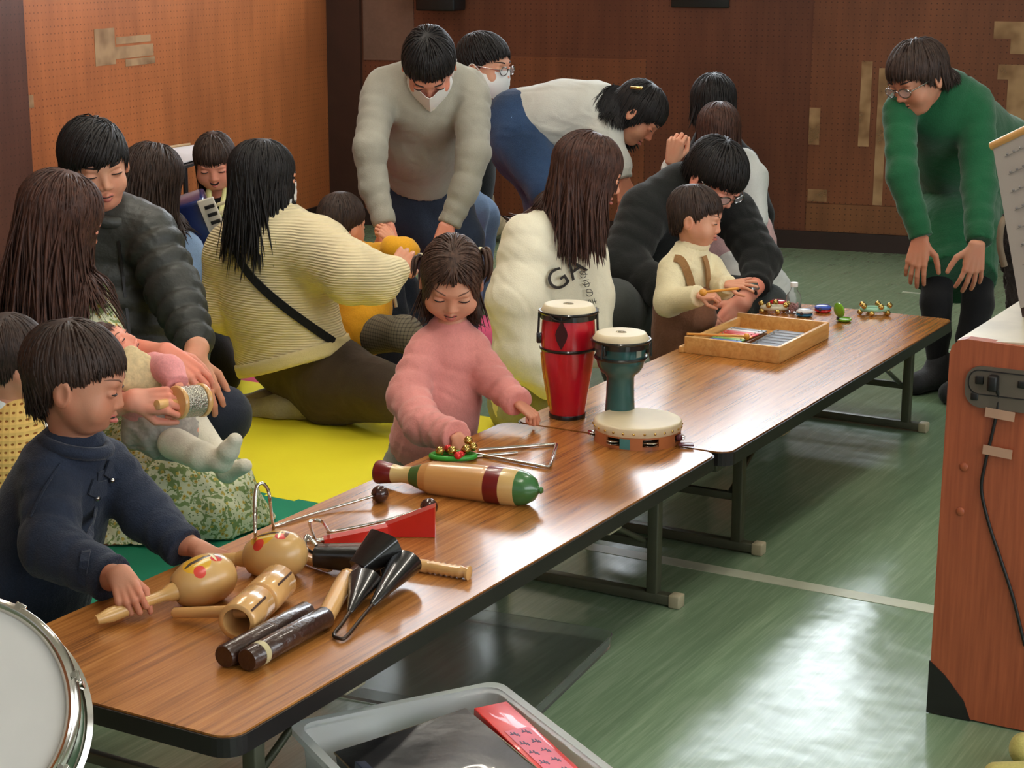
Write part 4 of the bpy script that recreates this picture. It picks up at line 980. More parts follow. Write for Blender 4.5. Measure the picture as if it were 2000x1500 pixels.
for i in range(8):
    a = 2*math.pi*i/8+.28; u = np.array([math.cos(a), math.sin(a), 0])
    lg = build('tension_lug', join(box(u*(r+.004)+[0, 0, -.07], (.016, .014, .04), .004, rotz(a)), tube([u*(r+.008)+[0, 0, -.002], u*(r+.008)+[0, 0, -.055]], .003, 8), tube([u*(r+.008)+[0, 0, -.002], u*(r+.008)+[0, 0, .006]], .0045, 6), box(u*(r+.007)+[0, 0, -.012], (.016, .016, .006), .001, rotz(a))), CHR, o, world=False)
zc = Rm.T@(np.array([0, 0, 1.])); 
# stand on the floor
cz = c0-nrm*.155; hub = np.array([cz[0], cz[1], max(.14, cz[2]-.14)])
so = thing('snare_stand', 'folding chrome stand under the snare drum', 'stand', (hub[0], hub[1], 0))
build('post', tube([hub+[0, 0, .10], hub], .011, 12), CHR, so)
for i in range(3):
    a = 2*math.pi*i/3+.3; d = np.array([math.cos(a), math.sin(a), 0]); lg = build('leg', tube([hub+[0, 0, .05], hub+d*.2+[0, 0, -hub[2]+.012]], .007, 10), CHR, so); build('rubber_foot', sphere(hub+d*.2+[0, 0, -hub[2]+.012], .012, 10), BLACKED, lg)
    tgt_ = cz+Rm@np.array([(r-.02)*math.cos(a), (r-.02)*math.sin(a), -.008]); build('basket_arm', tube([hub+[0, 0, .10], tgt_], .005, 8), CHR, so)
# ------------------------------------------------------------------ plastic bins
FROST = NT('frosted polypropylene'); FROST.set(Base_Color=(.90, .92, .90, 1), Roughness=.32, Transmission_Weight=.72, IOR=1.12, Specular_IOR_Level=.4); FROST = FROST.m
def bin_geo(B, u, v, L, Wd, H, r=.03):
    pl = lambda d, z: [np.array([x, y, z]) for x, y in rrect(-d, -d, Wd+d, L+d, r)]
    rings = [pl(-.02, .001), pl(-.012, .03), pl(0, H-.02), pl(.002, H-.012), pl(.014, H-.012), pl(.014, H), pl(-.001, H), pl(-.004, H-.02), pl(-.015, .03), pl(-.022, .004)]
    n = len(rings[0]); vv = np.concatenate([np.array(q) for q in rings]); ff = []
    for i in range(len(rings)-1):
        for j in range(n): k = (j+1) % n; ff.append((i*n+j, i*n+k, (i+1)*n+k, (i+1)*n+j))
    ff.append(tuple(range(n))[::-1]); ff.append(tuple((len(rings)-1)*n+j for j in range(n)))
    Rr = np.array([v, u, [0, 0, 1.]]).T; return xf((vv, ff), B, Rr), Rr
u_ = np.array([-.54, -.842, 0]); v_ = np.array([.842, -.54, 0]); B_ = np.array([-1.455, 2.50, 0])
o = thing('storage_bin', 'frosted plastic storage bin holding black and red cases', 'bin', B_+u_*.18+v_*.25)
g_, Rr = bin_geo(B_, u_, v_, .36, .52, .235); g_ = (g_[0], [q[::-1] for q in g_[1]]); build('bin_wall', g_, FROST, o)
loc_ = lambda x, y, z: B_+v_*x+u_*y+np.array([0, 0, z])
# contents
Rb = np.array([v_, u_, [0, 0, 1.]]).T
tilt = np.array(Matrix.Rotation(R_(-7), 3, 'X'))
vf = box((0, 0, 0), (.33, .235, .075), .006); v1 = vf[0].copy(); top = v1[:, 2] > 0; v1[top, 2] += .010*np.sin(v1[top, 0]*14+1)*np.cos(v1[top, 1]*12)
CASE = simple('black leatherette', (20, 20, 24), .3, coat=.25, bump=('noise', 22, .25))
gq = bmesh.new(); bmesh.ops.create_grid(gq, x_segments=30, y_segments=22, size=.5)
pv = np.array([q.co[:] for q in gq.verts]); gq.verts.index_update(); pf = [tuple(x.index for x in q.verts) for q in gq.faces]; gq.free()
pv = pv*np.array([.33, .235, 0]); pv[:, 2] = .044+.003*np.sin(pv[:, 0]*22+1)*np.cos(pv[:, 1]*17)-.006*np.exp(-((pv[:, 0]-.06)**2+(pv[:, 1]+.02)**2)/.004)
bc = W(905, 1432, 0)*0+loc_(.23, .20, .175)
cs = thing('instrument_case', 'shiny black leatherette case lying on top in the bin', 'case', bc); Rk = Rb@tilt
build('case_body', xf(box((0, 0, .0), (.33, .235, .082), .003), bc, Rk), CASE, cs); build('case_top', xf((pv, pf), bc+Rk@np.array([0, 0, .001]), Rk), CASE, cs)
build('piping', xf(tube([(-.165, -.1175, .043), (.165, -.1175, .043), (.165, .1175, .043), (-.165, .1175, .043)], .0022, 6, closed=True), bc, Rk), simple('tan piping', (120, 100, 70), .5), cs)
rc_ = loc_(.24, .045, .205); Rd = Rb@np.array(Matrix.Rotation(R_(4), 3, 'Y'))
rb = thing('red_box', 'long bright red cardboard box with pink printed label, inside the bin', 'box', rc_)
REDX = simple('red card box', (222, 36, 30), .35, coat=.3)
build('carton', xf(box((0, 0, 0), (.34, .062, .036), .002), rc_, Rd), REDX, rb)
lab_ = build('label_print', xf(join(box((.02, 0, .0186), (.19, .044, .0006)), ), rc_, Rd), simple('pink foil', (230, 110, 130), .3), rb)
mk = []
rr = np.random.default_rng(12)
for row in range(2):
    for i in range(5):
        x0_ = -.06+i*.033; y0_ = -.011+row*.021
        mk += [box((x0_, y0_, .0192), (.012, .002, .0006)), box((x0_+.002*rr.uniform(-1, 1), y0_+.004, .0192), (.002, .010, .0006)), box((x0_+.005, y0_-.003, .0192), (.009, .002, .0006)), box((x0_-.004, y0_+.005, .0192), (.008, .0018, .0006))]
build('printed_marks', xf(join(*mk), rc_, Rd), simple('print grey', (96, 84, 110), .5), lab_)
build('end_flap', xf(box((.185, .004, .004), (.03, .058, .002), .0005, np.array(Matrix.Rotation(.5, 3, 'Y'))), rc_, Rd), REDX, rb)
pc = loc_(.10, .10, .16); pb = thing('paper_card', 'white card with black letters tucked behind the red box', 'card', pc)
build('card_sheet', xf(box((0, 0, 0), (.05, .0015, .10)), pc, Rb), simple('white card', (226, 220, 208), .6), pb)
def text_mesh(s, size, ext=.0004):
    cu = bpy.data.curves.new('t', 'FONT'); cu.body = s; cu.size = size; cu.extrude = ext; cu.align_x = 'CENTER'; cu.align_y = 'CENTER'
    ob = bpy.data.objects.new('t', cu); COL.objects.link(ob); bpy.context.view_layer.update(); dg = bpy.context.evaluated_depsgraph_get()
    me = bpy.data.meshes.new_from_object(ob.evaluated_get(dg)); v = np.array([q.co[:] for q in me.vertices]); f = [tuple(p.vertices) for p in me.polygons]
    bpy.data.objects.remove(ob); bpy.data.meshes.remove(me); bpy.data.curves.remove(cu); return v, f
tv, tf_ = text_mesh('Hア', .028); build('lettering', xf((tv[:, [0, 2, 1]]*np.array([-1, 1, 1])*np.array([1, -1, 1]), tf_), pc+Rb@np.array([0, -.0012, .03]), Rb), simple('black ink', (25, 25, 25), .6), pb)
fc = loc_(.30, .325, .13); ff_ = thing('blue_folder', 'dark navy folder standing at the left side of the bin', 'folder', fc)
build('folder_cover', xf(box((0, 0, 0), (.30, .018, .19), .002, np.array(Matrix.Rotation(.12, 3, 'X'))), fc, Rb), simple('navy plastic', (26, 34, 66), .3), ff_)
bc2 = loc_(.30, .10, .07); o = thing('cardboard_box', 'brown box edge showing under the black case', 'box', bc2); build('carton', xf(box((0, 0, 0), (.36, .13, .11), .003), bc2, Rb), simple('brown card', (120, 86, 60), .8), o)
# lid on the floor
A_ = WZ(1168, 1245, .03)
pl = rrect(0, 0, .44, .34, .03); la = .12
Rl = rotz(R_(6)); c_ = np.array([-1.615, 3.30, 0])
o = thing('bin_lid', 'frosted plastic bin lid lying upside down under the near table', 'lid', c_+Rl@np.array([-.2, -.2, 0]))
def lidring(d, z): return [np.array([x, y, z]) for x, y in rrect(-.47-d, -.50-d, 0+d, 0+d, .035)]
rg = [lidring(-.004, .001), lidring(0, .03), lidring(-.004, .03), lidring(-.008, .006)]; nn = len(rg[0]); ff = []
for i in range(3):
    for j in range(nn): k = (j+1) % nn; ff.append((i*nn+j, i*nn+k, (i+1)*nn+k, (i+1)*nn+j))
ff.append(tuple(range(nn))[::-1]); ff.append(tuple(3*nn+j for j in range(nn)))
FROST2 = NT('clear smoky polypropylene'); FROST2.set(Base_Color=(.70, .72, .70, 1), Roughness=.16, Transmission_Weight=.93, IOR=1.08); build('lid_panel', xf((np.concatenate([np.array(q) for q in rg]), ff), c_, Rl), FROST2.m, o)
# ------------------------------------------------------------------ digital piano at the right
PWOOD = NT('cherry veneer'); g = PWOOD.noise(PWOOD.coord(scale=(60, 60, 3)), 2, 4); PWOOD.set(Base_Color=PWOOD.ramp(g, [(.3, (150, 74, 44)), (.7, (176, 92, 56))]), Roughness=.45, Coat_Weight=.1); PWOOD = PWOOD.m
PX = -.925; PY = 3.285
o = thing('digital_piano', 'cherry veneered digital piano seen from its end', 'piano', (PX+.4, PY+.7, 0))
pl = [(PX, .0), (PX+.50, 0), (PX+.50, .74)]+[(PX+.035-.035*math.sin(R_(a)), .742-.035+.035*math.cos(R_(a))-.0) for a in (0, 30, 60, 90)]
pl = [(PX-.0, .004), (PX+.50, .004), (PX+.50, .742), (PX+.03, .756)]+[(PX+.03-.03*math.sin(R_(a)), .726+.03*math.cos(R_(a))) for a in (30, 60, 90)]
def xz(poly, y0, y1): v, f = prism(poly, 0, 1); return np.array([[p[0], y0+(y1-y0)*p[2], p[1]] for p in v]), f
build('end_panel', xz(pl, PY, PY+.03), PWOOD, o, smooth=False)
build('end_panel', xz(pl, PY+1.35, PY+1.38), PWOOD, o, smooth=False)
build('back_panel', boxb((PX+.02, PY+.03, .25), (PX+.035, PY+1.35, .70)), PWOOD, o)
build('keyboard_deck', boxb((PX+.03, PY+.03, .60), (PX+.48, PY+1.35, .655), .004), PWOOD, o)
build('top_cover', xz([(PX+.01, .735), (PX+.17, .748), (PX+.17, .760), (PX+.01, .750)], PY+.012, PY+1.36), simple('cream cover', (196, 186, 160), .4), o)
build('control_panel', boxb((PX+.17, PY+.03, .70), (PX+.30, PY+1.35, .742), .003), simple('silver panel', (150, 152, 168), .3, metal=.4), o)
build('corner_guard', xz([(PX-.002, .002), (PX+.085, .002), (PX+.07, .04), (PX+.03, .085), (PX-.002, .11)], PY-.003, PY+.0005), BLACKED, o, smooth=False)
def on(x, y): p = Yp_(x, y, PY); return p[0], p[2]
def Yp_(x, y, Y): d = ray(x, y); return C0+d*(Y/d[1])
x0_, z0_ = on(1884, 793); x1_, z1_ = on(1884, 712)
rc = [(a, b) for a, b in rrect(x0_, on(1900, 793)[1], x0_+.3, on(1900, 712)[1], .03)]
jp = build('socket_plate', xz(rc, PY-.006, PY), simple('grey socket plate', (96, 86, 74), .4), o, smooth=False)
build('plate_groove', tube([(a, PY-.0065, b) for a, b in rrect(x0_+.006, (z0_+z1_)/2-.012, x0_+.29, z1_-.006, .02)], .0012, 5, closed=True), BLACKED, jp)
BK = simple('socket black', (18, 16, 15), .5)
for (px, py, w) in ((1915, 741, .016), (1905, 773, .014), (1997, 750, .014)):
    a, b = on(px, py); build('socket', join(box((a, PY-.007, b), (w, .004, w), .002)), BK, jp)
a, b = on(1944, 745); build('plug', box((a, PY-.016, b), (.018, .022, .030), .004), BK, jp)
cp = [on(x, y) for x, y in ((1944, 745), (1951, 770), (1949, 800), (1938, 850), (1925, 905), (1918, 955), (1932, 1020), (1955, 1090), (1978, 1160), (1992, 1215), (2003, 1260))]
build('cable', tube(smooth_path([(a, PY-(.02 if i == 0 else .004), b) for i, (a, b) in enumerate(cp)]), .0032, 8), BK, o)
TPC = simple('clear tape', (190, 150, 124), .35)
for (px, py) in ((1955, 808), (1950, 881)): a, b = on(px, py); build('tape_piece', box((a, PY-.0075, b), (.055, .001, .018), 0, np.array(Matrix.Rotation(.06, 3, 'Y'))), TPC, o)
for (px, py) in ((1883, 912), (1876, 999)): a, b = on(px, py); build('screw_cover', sphere((a, PY-.001, b), (.0085, .004, .0085), 14), PWOOD, o)
# music board with scores on the piano
MS = simple('grey painted board', (176, 172, 166), .5, var=.03)
o = thing('music_board', 'pale score board with wooden top rail leaning above the piano', 'board', (-.80, 3.52, .757))
a0 = W(1941, 284, 3.62); a1 = W(1995, 602, 3.52); hx = np.array([.5, -.06, .05]); hx = (W(2070, 222, 3.5)-a0); 
q = [a0, a0+hx, a1+hx, a1]; nn_ = np.cross(q[1]-q[0], q[3]-q[0]); nn_ /= np.linalg.norm(nn_); nn_ = nn_ if nn_@fh < 0 else -nn_
build('sheet_panel', (np.array(q+[p+nn_*.004 for p in q]), [(3, 2, 1, 0), (4, 5, 6, 7), (0, 1, 5, 4), (1, 2, 6, 5), (2, 3, 7, 6), (3, 0, 4, 7)]), MS, o, smooth=False)
build('top_rail', tube([a0-hx*.03, a0+hx], .009, 10), WOODP, o); build('backing_board', (np.array([p-nn_*s_+e_ for s_ in (.004, .02) for p, e_ in zip(q, [(a1-a0)*.02-hx*.02, (a1-a0)*.02, (a1-a0)*.06, (a1-a0)*.06-hx*.03])]), [(3, 2, 1, 0), (4, 5, 6, 7), (0, 1, 5, 4), (1, 2, 6, 5), (2, 3, 7, 6), (3, 0, 4, 7)]), simple('dark board edge', (60, 48, 46), .5), o, smooth=False)
ex, ey = hx, (a1-a0); sd = nn_*(-1 if (nn_@fh) > 0 else 1)*0
fs = nn_ if nn_@fh < 0 else -nn_
mk = []
for k_ in range(7):
    s_ = .1+.11*k_; mk.append(tube([a0+ey*s_+ex*(.15+.02*(k_ % 2))+fs*.006, a0+ey*s_+ex*.8+fs*.006], .0007, 4))
    for m_ in range(5): mk.append(sphere(a0+ey*(s_-.01)+ex*(.2+.1*m_)+fs*.006, .0025, 5))
build('printed_notes', join(*mk), simple('faint print', (140, 136, 134), .6), o)
o = thing('fur_bag', 'dark grey shaggy bag hanging behind the score board', 'bag', W(1990, 560, 5.35))
FUR = fabric('dark fur', (42, 38, 36), 1, .8, 120, .5); pr = [ell(W(1990, 470, 5.35), (.064, .06, .115), k=.05), ell(W(2000, 560, 5.35), (.058, .06, .105), k=.05)]
P_, Q_ = nets(pr, .006); P_, Q_ = folds(P_, Q_, .02, 90, 3); build('bag_body', (P_, Q_), FUR, o)
build('bag_trim', tube(smooth_path([W(1962, 425, 5.30), W(1955, 445, 5.29), W(1953, 480, 5.29), W(1962, 520, 5.29)]), .010, 8), simple('beige fur trim', (120, 104, 84), .9), o)
o = thing('piano_stool', 'dark stool standing behind the piano under the shaggy bag', 'stool', (W(2010, 600, 5.35)[0], W(2010, 600, 5.35)[1], 0))
sp_ = W(2010, 600, 5.35); zt = W(2000, 615, 5.35)[2]-.03
build('seat', box((sp_[0]+.06, sp_[1], zt-.03), (.30, .30, .05), .015), simple('black vinyl', (24, 22, 22), .4), o)
for dx in (-.12, .12):
    for dy in (-.12, .12): build('leg', boxb((sp_[0]+.06+dx-.015, sp_[1]+dy-.015, 0), (sp_[0]+.06+dx+.015, sp_[1]+dy+.015, zt-.05), .003), BLACKED, o)
o = thing('indoor_slipper', 'pale yellow soft slipper on the floor at the lower right corner', 'slipper', WZ(1985, 1490, 0))
YS = fabric('pale yellow cloth', (188, 178, 104), .8)
P_, Q_ = nets([cap(WZ(1945, 1512, .02), WZ(2060, 1515, .03), .022, .028, k=.02), ell(WZ(1998, 1462, .035), (.025, .03, .03), k=.015)], .004, .001); build('slipper_upper', (P_, Q_), YS, o)
# score stand far left
o = thing('music_stand', 'black music stand with a white score behind the wavy haired woman', 'music stand', (W(350, 600, 6.9)[0], W(350, 600, 6.9)[1], 0))
q = [W(318, 290, 6.95), W(376, 281, 7.0), W(380, 305, 6.7), W(352, 318, 6.65)]
q = [W(312, 292, 6.95), W(392, 281, 7.0), W(395, 306, 6.6), W(342, 322, 6.58)]
bl = simple('stand black', (26, 26, 30), .4)
dn = np.array([0, 0, -.012]); build('desk', (np.array([p+dn+e for e in ([0, 0, 0], [0, 0, -.01]) for p in (q[0], q[1], q[2]-fh*.03, q[3]-fh*.05)]), [(3, 2, 1, 0)[::-1], (4, 5, 6, 7)[::-1], (0, 1, 5, 4), (1, 2, 6, 5), (2, 3, 7, 6), (3, 0, 4, 7)]), bl, o, smooth=False)
cc = np.mean(q, 0); build('pole', tube([cc+dn*1.5, [cc[0], cc[1], .02]], .010, 10), bl, o)
for i in range(3): a = i*2.1; build('leg', tube([[cc[0], cc[1], .16], [cc[0]+.2*math.cos(a), cc[1]+.2*math.sin(a), .008]], .006, 8), bl, o)
o2 = thing('score_sheet', 'white sheet of paper on the black music stand', 'sheet music', cc)
build('paper', (np.array([p+e for e in ([0, 0, 0], [0, 0, -.004]) for p in q]), [(0, 1, 2, 3), (7, 6, 5, 4), (0, 4, 5, 1), (1, 5, 6, 2), (2, 6, 7, 3), (3, 7, 4, 0)]), simple('white paper', (226, 228, 236), .6, var=.02), o2, smooth=False)
build('clip', tube([q[0]*.75+q[1]*.25+[0, 0, .004], q[0]*.25+q[1]*.75+[0, 0, .004]], .006, 6), simple('tan clip', (190, 160, 120), .4), o2)
# ------------------------------------------------------------------ people
def G(px, D, z, r):
    lo, hi = -2000., 4000.
    for _ in range(50):
        m = (lo+hi)/2
        if W(px, m, D)[2] > z: lo = m
        else: hi = m
    p = W(px, lo, D); return (p[0], p[1], p[2], None, r)
def ch(*p, **k): d = dict(p=list(p)); d.update(k); return d
def onsurf(px, py, prims, off=.002, t0=2.5, t1=9.):
    d = ray(px, py); ts = np.arange(t0, t1, .004); P = C0+ts[:, None]*d; f = sdf(prims, P[:, 0], P[:, 1], P[:, 2])
    k = np.argmax(f < off); return P[k] if f.min() < off else None
def ribbon(pts, prims, w, th, name, m, root, off=.003, up=None):
    """strap that lies on a garment, wide w and thick th"""
    Q = [p for p in (onsurf(x, y, prims, off) for x, y in pts) if p is not None]
    Q = smooth_path(Q, 4); T_ = np.gradient(Q, axis=0); T_ /= np.linalg.norm(T_, axis=1)[:, None]
    n_ = np.array([0, 0, 0.]); v = []
    for p, t in zip(Q, T_):
        h = .004; g = np.array([sdf(prims, *(np.array([p[0]+a, p[1]+b, p[2]+c_]).reshape(3, 1)))[0] for a, b, c_ in ((h, 0, 0), (-h, 0, 0), (0, h, 0), (0, -h, 0), (0, 0, h), (0, 0, -h))])
        n_ = np.array([g[0]-g[1], g[2]-g[3], g[4]-g[5]]); n_ /= np.linalg.norm(n_)+1e-9; b = np.cross(t, n_); b /= np.linalg.norm(b)
        v += [p+b*w/2, p-b*w/2, p-b*w/2+n_*th, p+b*w/2+n_*th]
    f = []
    for i in range(len(Q)-1):
        for j in range(4): k = (j+1) % 4; f.append((4*i+j, 4*i+k, 4*i+4+k, 4*i+4+j))
    f += [(3, 2, 1, 0), tuple(4*(len(Q)-1)+j for j in range(4))]
    return build(name, (np.array(v), f), m, root, smooth=False)
def clothprims(chs):
    o = []
    for c_ in chs: o += chainp(c_)
    return o
SHORT = dict(sz=-9, cut=(.20, .16, .10, .0, -.04, -.22, -.40), len=.95, g=.05, vol=.10, steps=12)
KIDH = dict(sz=-.1, cut=(.19, .17, .12, -.02, -.04, -.25, -.40), len=.95, g=.06, vol=.06, steps=12, hl=HL_KID)
LONGC = (.16, .05, -.15, -9, -9, -9, -9); FREE = (-9,)*7
def hst(b, **k): d = dict(b); d.update(k); return d
def floral(name, base):
    n = NT(name); v = n.coord(); vn = n.node('ShaderNodeTexVoronoi'); vn.inputs['Scale'].default_value = 62; n.l(v, vn.inputs['Vector'])
    v2 = n.coord(scale=(1, 1, 1.6), rot=(.4, .2, .7)); vn2 = n.node('ShaderNodeTexVoronoi', distance='CHEBYCHEV'); vn2.inputs['Scale'].default_value = 80; n.l(v2, vn2.inputs['Vector'])
    f = n.noise(v, 44, 3, .5, 1.2); cur = n.mix(n.math('GREATER_THAN', f, .53), lin(base), lin((128, 148, 92)))
    cur = n.mix(n.math('LESS_THAN', vn2.outputs['Distance'], .17), cur, lin((92, 112, 62))); cur = n.mix(n.math('LESS_THAN', vn.outputs['Distance'], .30), cur, lin((198, 176, 84)))
    cur = n.mix(n.math('LESS_THAN', vn.outputs['Distance'], .12), cur, lin((150, 104, 40)))
    n.set(Base_Color=cur, Roughness=.85); n.bump(n.noise(v, 120, 2), .15, .003); return n.m
def gridm(name, c0_, c1, sc):
    n = NT(name); v = n.coord(scale=(sc, sc, sc)); s = n.node('ShaderNodeSeparateXYZ'); n.l(v, s.inputs[0])
    a = n.math('LESS_THAN', n.math('FRACT', s.outputs[0]), .3); b = n.math('LESS_THAN', n.math('FRACT', s.outputs[2]), .3)
    n.set(Base_Color=n.mix(n.math('MULTIPLY', n.math('ADD', a, b), .5), lin(c0_), lin(c1)), Roughness=.9); return n.m
def openknit(name, c0_, c1, sc):
    n = NT(name); v = n.coord(scale=(sc, sc, sc)); s = n.node('ShaderNodeSeparateXYZ'); n.l(v, s.inputs[0])
    a = n.math('SUBTRACT', n.math('FRACT', n.math('ADD', s.outputs[0], n.math('MULTIPLY', s.outputs[1], .6))), .5); b = n.math('SUBTRACT', n.math('FRACT', s.outputs[2]), .5)
    r = n.math('SQRT', n.math('ADD', n.math('MULTIPLY', a, a), n.math('MULTIPLY', n.math('MULTIPLY', b, b), 3)))
    n.set(Base_Color=n.mix(n.math('LESS_THAN', r, .26), lin(c0_), lin(c1)), Roughness=.95); n.bump(r, .6, .006); return n.m
PINKF = fabric('pink fleece', (228, 150, 142), .95, .3, 240, .08, .3); GREYSK = fabric('grey cotton', (140, 138, 126), .9, .3, 160)
DENIMD = fabric('dark denim', (36, 44, 60), .85, .5, 330, .35); BLKC = fabric('black cloth', (22, 22, 24), .9, .3, 200); DENIM = fabric('blue denim', (46, 70, 104), .85, .5, 300, .3)
DENIML = fabric('light denim', (128, 156, 192), .88, .4, 300, .2); DJ = fabric('navy jeans', (44, 54, 72), .85, .4, 300, .25)
CREAMRIB = simple('cream ribbed knit', (234, 218, 174), .95, bump=('rib', 40, .6), spec=.2, sheen=.2); CREAMH = fabric('cream hem', (228, 212, 160), .9, .3, 300, .06)
CREAM = fabric('cream sweatshirt', (236, 230, 204), .92, .25, 260, .06); CREAMK = fabric('cream toddler knit', (238, 226, 186), .92, .4, 200, .06)
BROWNT = fabric('dark brown trousers', (74, 60, 48), .8, .25, 300); GSOCK = fabric('grey sock', (170, 162, 140), .9, .3, 200)
YELH = fabric('mustard fleece', (236, 172, 44), .92, .25, 240, .1); PUFF = simple('black quilted nylon', (52, 54, 50), .5, spec=.4, bump=('noise', 90, .25)); NAVYT = fabric('navy trousers', (40, 46, 60), .85, .3, 240)
GREYSW = fabric('grey wool sweater', (158, 155, 142), .95, .35, 300, .08); LTSW = fabric('pale grey sweater', (204, 205, 197), .92, .3, 260, .06); BLKSW = fabric('black sweatshirt', (30, 32, 31), .92, .3, 220); GREYT = fabric('charcoal trousers', (72, 76, 74), .85, .3, 260)
GREENW = fabric('green wool dress', (26, 88, 54), .92, .4, 220, .16, .25); TIGHT = fabric('black tights', (14, 14, 16), .8, .2, 300); GSOCK2 = fabric('dark sock', (46, 46, 48), .9, .4, 120)
FLO = floral('floral dress cotton', (214, 216, 184)); FLOD = FLO
PINKP = fabric('pale pink cotton', (226, 184, 184), .9, .2, 200); WHT = fabric('white cotton', (226, 228, 224), .9, .2, 200, .05); BROWNO = fabric('brown corduroy', (128, 88, 66), .9, .4, 180)
LBR = fabric('light brown strap', (156, 116, 74), .9, .3, 200); OPK = openknit('yellow open knit', (236, 194, 110), (150, 92, 34), 60); CHK = gridm('grey check', (112, 104, 88), (60, 56, 48), 90)
PINKB = fabric('baby pink', (236, 158, 158), .9, .2, 200); TIGW = fabric('white ribbed tights', (222, 216, 196), .9, .4, 160, .06); GRTUL = fabric('grey tulle', (168, 160, 150), .9, .3, 120, .2)

# 1 girl in pink sweatshirt
cl = [('sweatshirt', PINKF, [ch((880, 648, 4.37, .050), (872, 690, 4.37, .078), (858, 780, 4.37, .098), (846, 862, 4.37, .112), fl=(V(.1, 1, 0), 1.2), k=.04),
        ch((830, 680, 4.35, .046), (798, 775, 4.26, .052), (825, 830, 4.15, .046), (893, 853, 4.03, .038), k=.02, cut=1, rip=(.005, 150)), ch((922, 672, 4.38, .042), (958, 738, 4.33, .044), (1015, 790, 4.22, .037), k=.02, cut=1, rip=(.005, 150))], dict(fold=(.0065, 34), vox=.006)),
      ('skirt', GREYSK, [ch((846, 862, 4.39, .105), (838, 930, 4.39, .13), fl=(V(0, 1, 0), 1.15))], dict(fold=(.008, 50))),
      ('leggings', BLKC, [ch((815, 925, 4.39, .05), G(815, 4.39, .05, .034), body=0), ch((872, 925, 4.39, .05), G(872, 4.39, .05, .034), body=0)]),
      ('sock', WHT, [ch(G(815, 4.39, .04, .030), G(810, 4.29, .035, .026), k=.02, body=0)], dict(zmin=.0115, vox=.005)), ('sock', WHT, [ch(G(872, 4.39, .04, .030), G(870, 4.29, .035, .026), k=.02, body=0)], dict(zmin=.0115, vox=.005))]
person('toddler girl in pink sweatshirt standing at the near table', dict(p=(882, 548, 4.33), f=V(.03, .86, -.52), up=V(.06, .3, .9), s=.20, kid=1, eye=.1,
       hair=hst(KIDH, cut=(.28, .2, -.45, -.58, -.6, -.6, -.6), whorl=(0, .45, .9), part=2.6, g=.12, vol=.11, len=1.35, n=1300, w=.02, rag=.05, tails=[([(938, 492, 4.36), (950, 490, 4.33), (956, 520, 4.31), (950, 545, 4.31)], .014, 16), ([(822, 500, 4.36), (812, 505, 4.34), (808, 535, 4.32)], .012, 12)])),
       cl, hands=[dict(w=(892, 853, 4.02), f=V(.5, .35, -.6), n=V(.1, .6, .7), side=1, L=.098, curl=.7, spread=.15), dict(w=(1013, 789, 4.22), f=V(.7, .25, -.5), n=V(.4, .3, .8), side=-1, L=.095, curl=1.3, thumb=.6)],
       skinm=SK, hairm=HAIR_MID, neck=(880, 640, 4.38, .036), seed=2, extra=lambda r, h: (build('hair_tie', sphere(W(938, 490, 4.35), .010, 10), CREAMK, r), build('hair_tie', sphere(W(822, 500, 4.36), .008, 10), CREAMK, r)))
# 2 boy in denim
jc = [ch((150, 882, 3.30, .055), (132, 915, 3.30, .085), (100, 1010, 3.31, .105), (70, 1120, 3.32, .115), (60, 1190, 3.32, .112), fl=(V(.8, .4, 0), 1.15), k=.05), ch((98, 932, 3.24, .055), (100, 1070, 3.14, .056), (222, 1132, 3.05, .043), k=.02, cut=1, rip=(.004, 120)),
      ch((205, 905, 3.36, .052), (285, 1005, 3.31, .050), (362, 1072, 3.24, .041), k=.02, cut=1, rip=(.004, 120))]
def boyx(r, h):
    pr = clothprims(jc)
    for (x, y) in ((219, 938), (190, 973)):
        p = onsurf(x, y, pr, .003); build('snap_button', sphere(p, (.006, .006, .006), 10), CHR, r)
    for pts in ([(176, 950), (190, 956), (206, 952)], [(206, 912), (219, 920), (231, 915)]): ribbon(pts, pr, .030, .004, 'pocket_flap', DENIMD, r, .003)
    for pts, w in (([(196, 920), (185, 1000), (168, 1080), (160, 1140)], .016), ([(120, 905), (90, 950), (60, 1010)], .004)): ribbon(pts, pr, w, .003, 'placket' if w > .01 else 'seam', DENIMD, r, .002)
    q = np.array([W(150, 868, 3.28)+np.array([0, 0, 0])+rh*.058*math.cos(a)+fh*.052*math.sin(a)+np.array([0, 0, -.012*math.cos(a)]) for a in np.arange(18)*math.pi/9])
    build('collar', tube(q, .013, 8, closed=True), DENIMD, r)
person('small boy in dark denim jacket leaning on the near table', dict(p=(150, 742, 3.27), f=V(.96, -.02, -.24), up=V(.1, 0, .97), s=.212, kid=1, eye=.3, hair=hst(KIDH, cut=(.20, .18, .12, .02, -.02, -.25, -.48), vol=.08)),
       [('denim_jacket', DENIMD, jc, dict(fold=(.005, 40), vox=.0055)), ('trousers', BLKC, [ch((60, 1185, 3.33, .10), G(75, 3.35, .30, .065), G(80, 3.36, .04, .045)), ch((60, 1185, 3.33, .10), G(20, 3.37, .28, .065), G(10, 3.38, .04, .045))])],
       hands=[dict(w=WZ(262, 1190, T+.018)-V(.42, .75, -.5)*.058+V(-.15, .5, .85)*.026, f=V(.42, .75, -.5), n=V(-.15, .5, .85), side=-1, L=.118, curl=1.7, thumb=.7, arm=(205, 1128, 3.08, .029)), dict(w=(392, 1075, 3.22), f=V(.85, .2, -.25), n=V(.1, .3, .95), side=1, L=.105, curl=1.2, thumb=.5, arm=(345, 1055, 3.26, .029))],
       skinm=SKD, hairm=HAIR_DK, neck=(150, 872, 3.30, .042), seed=3, extra=boyx)
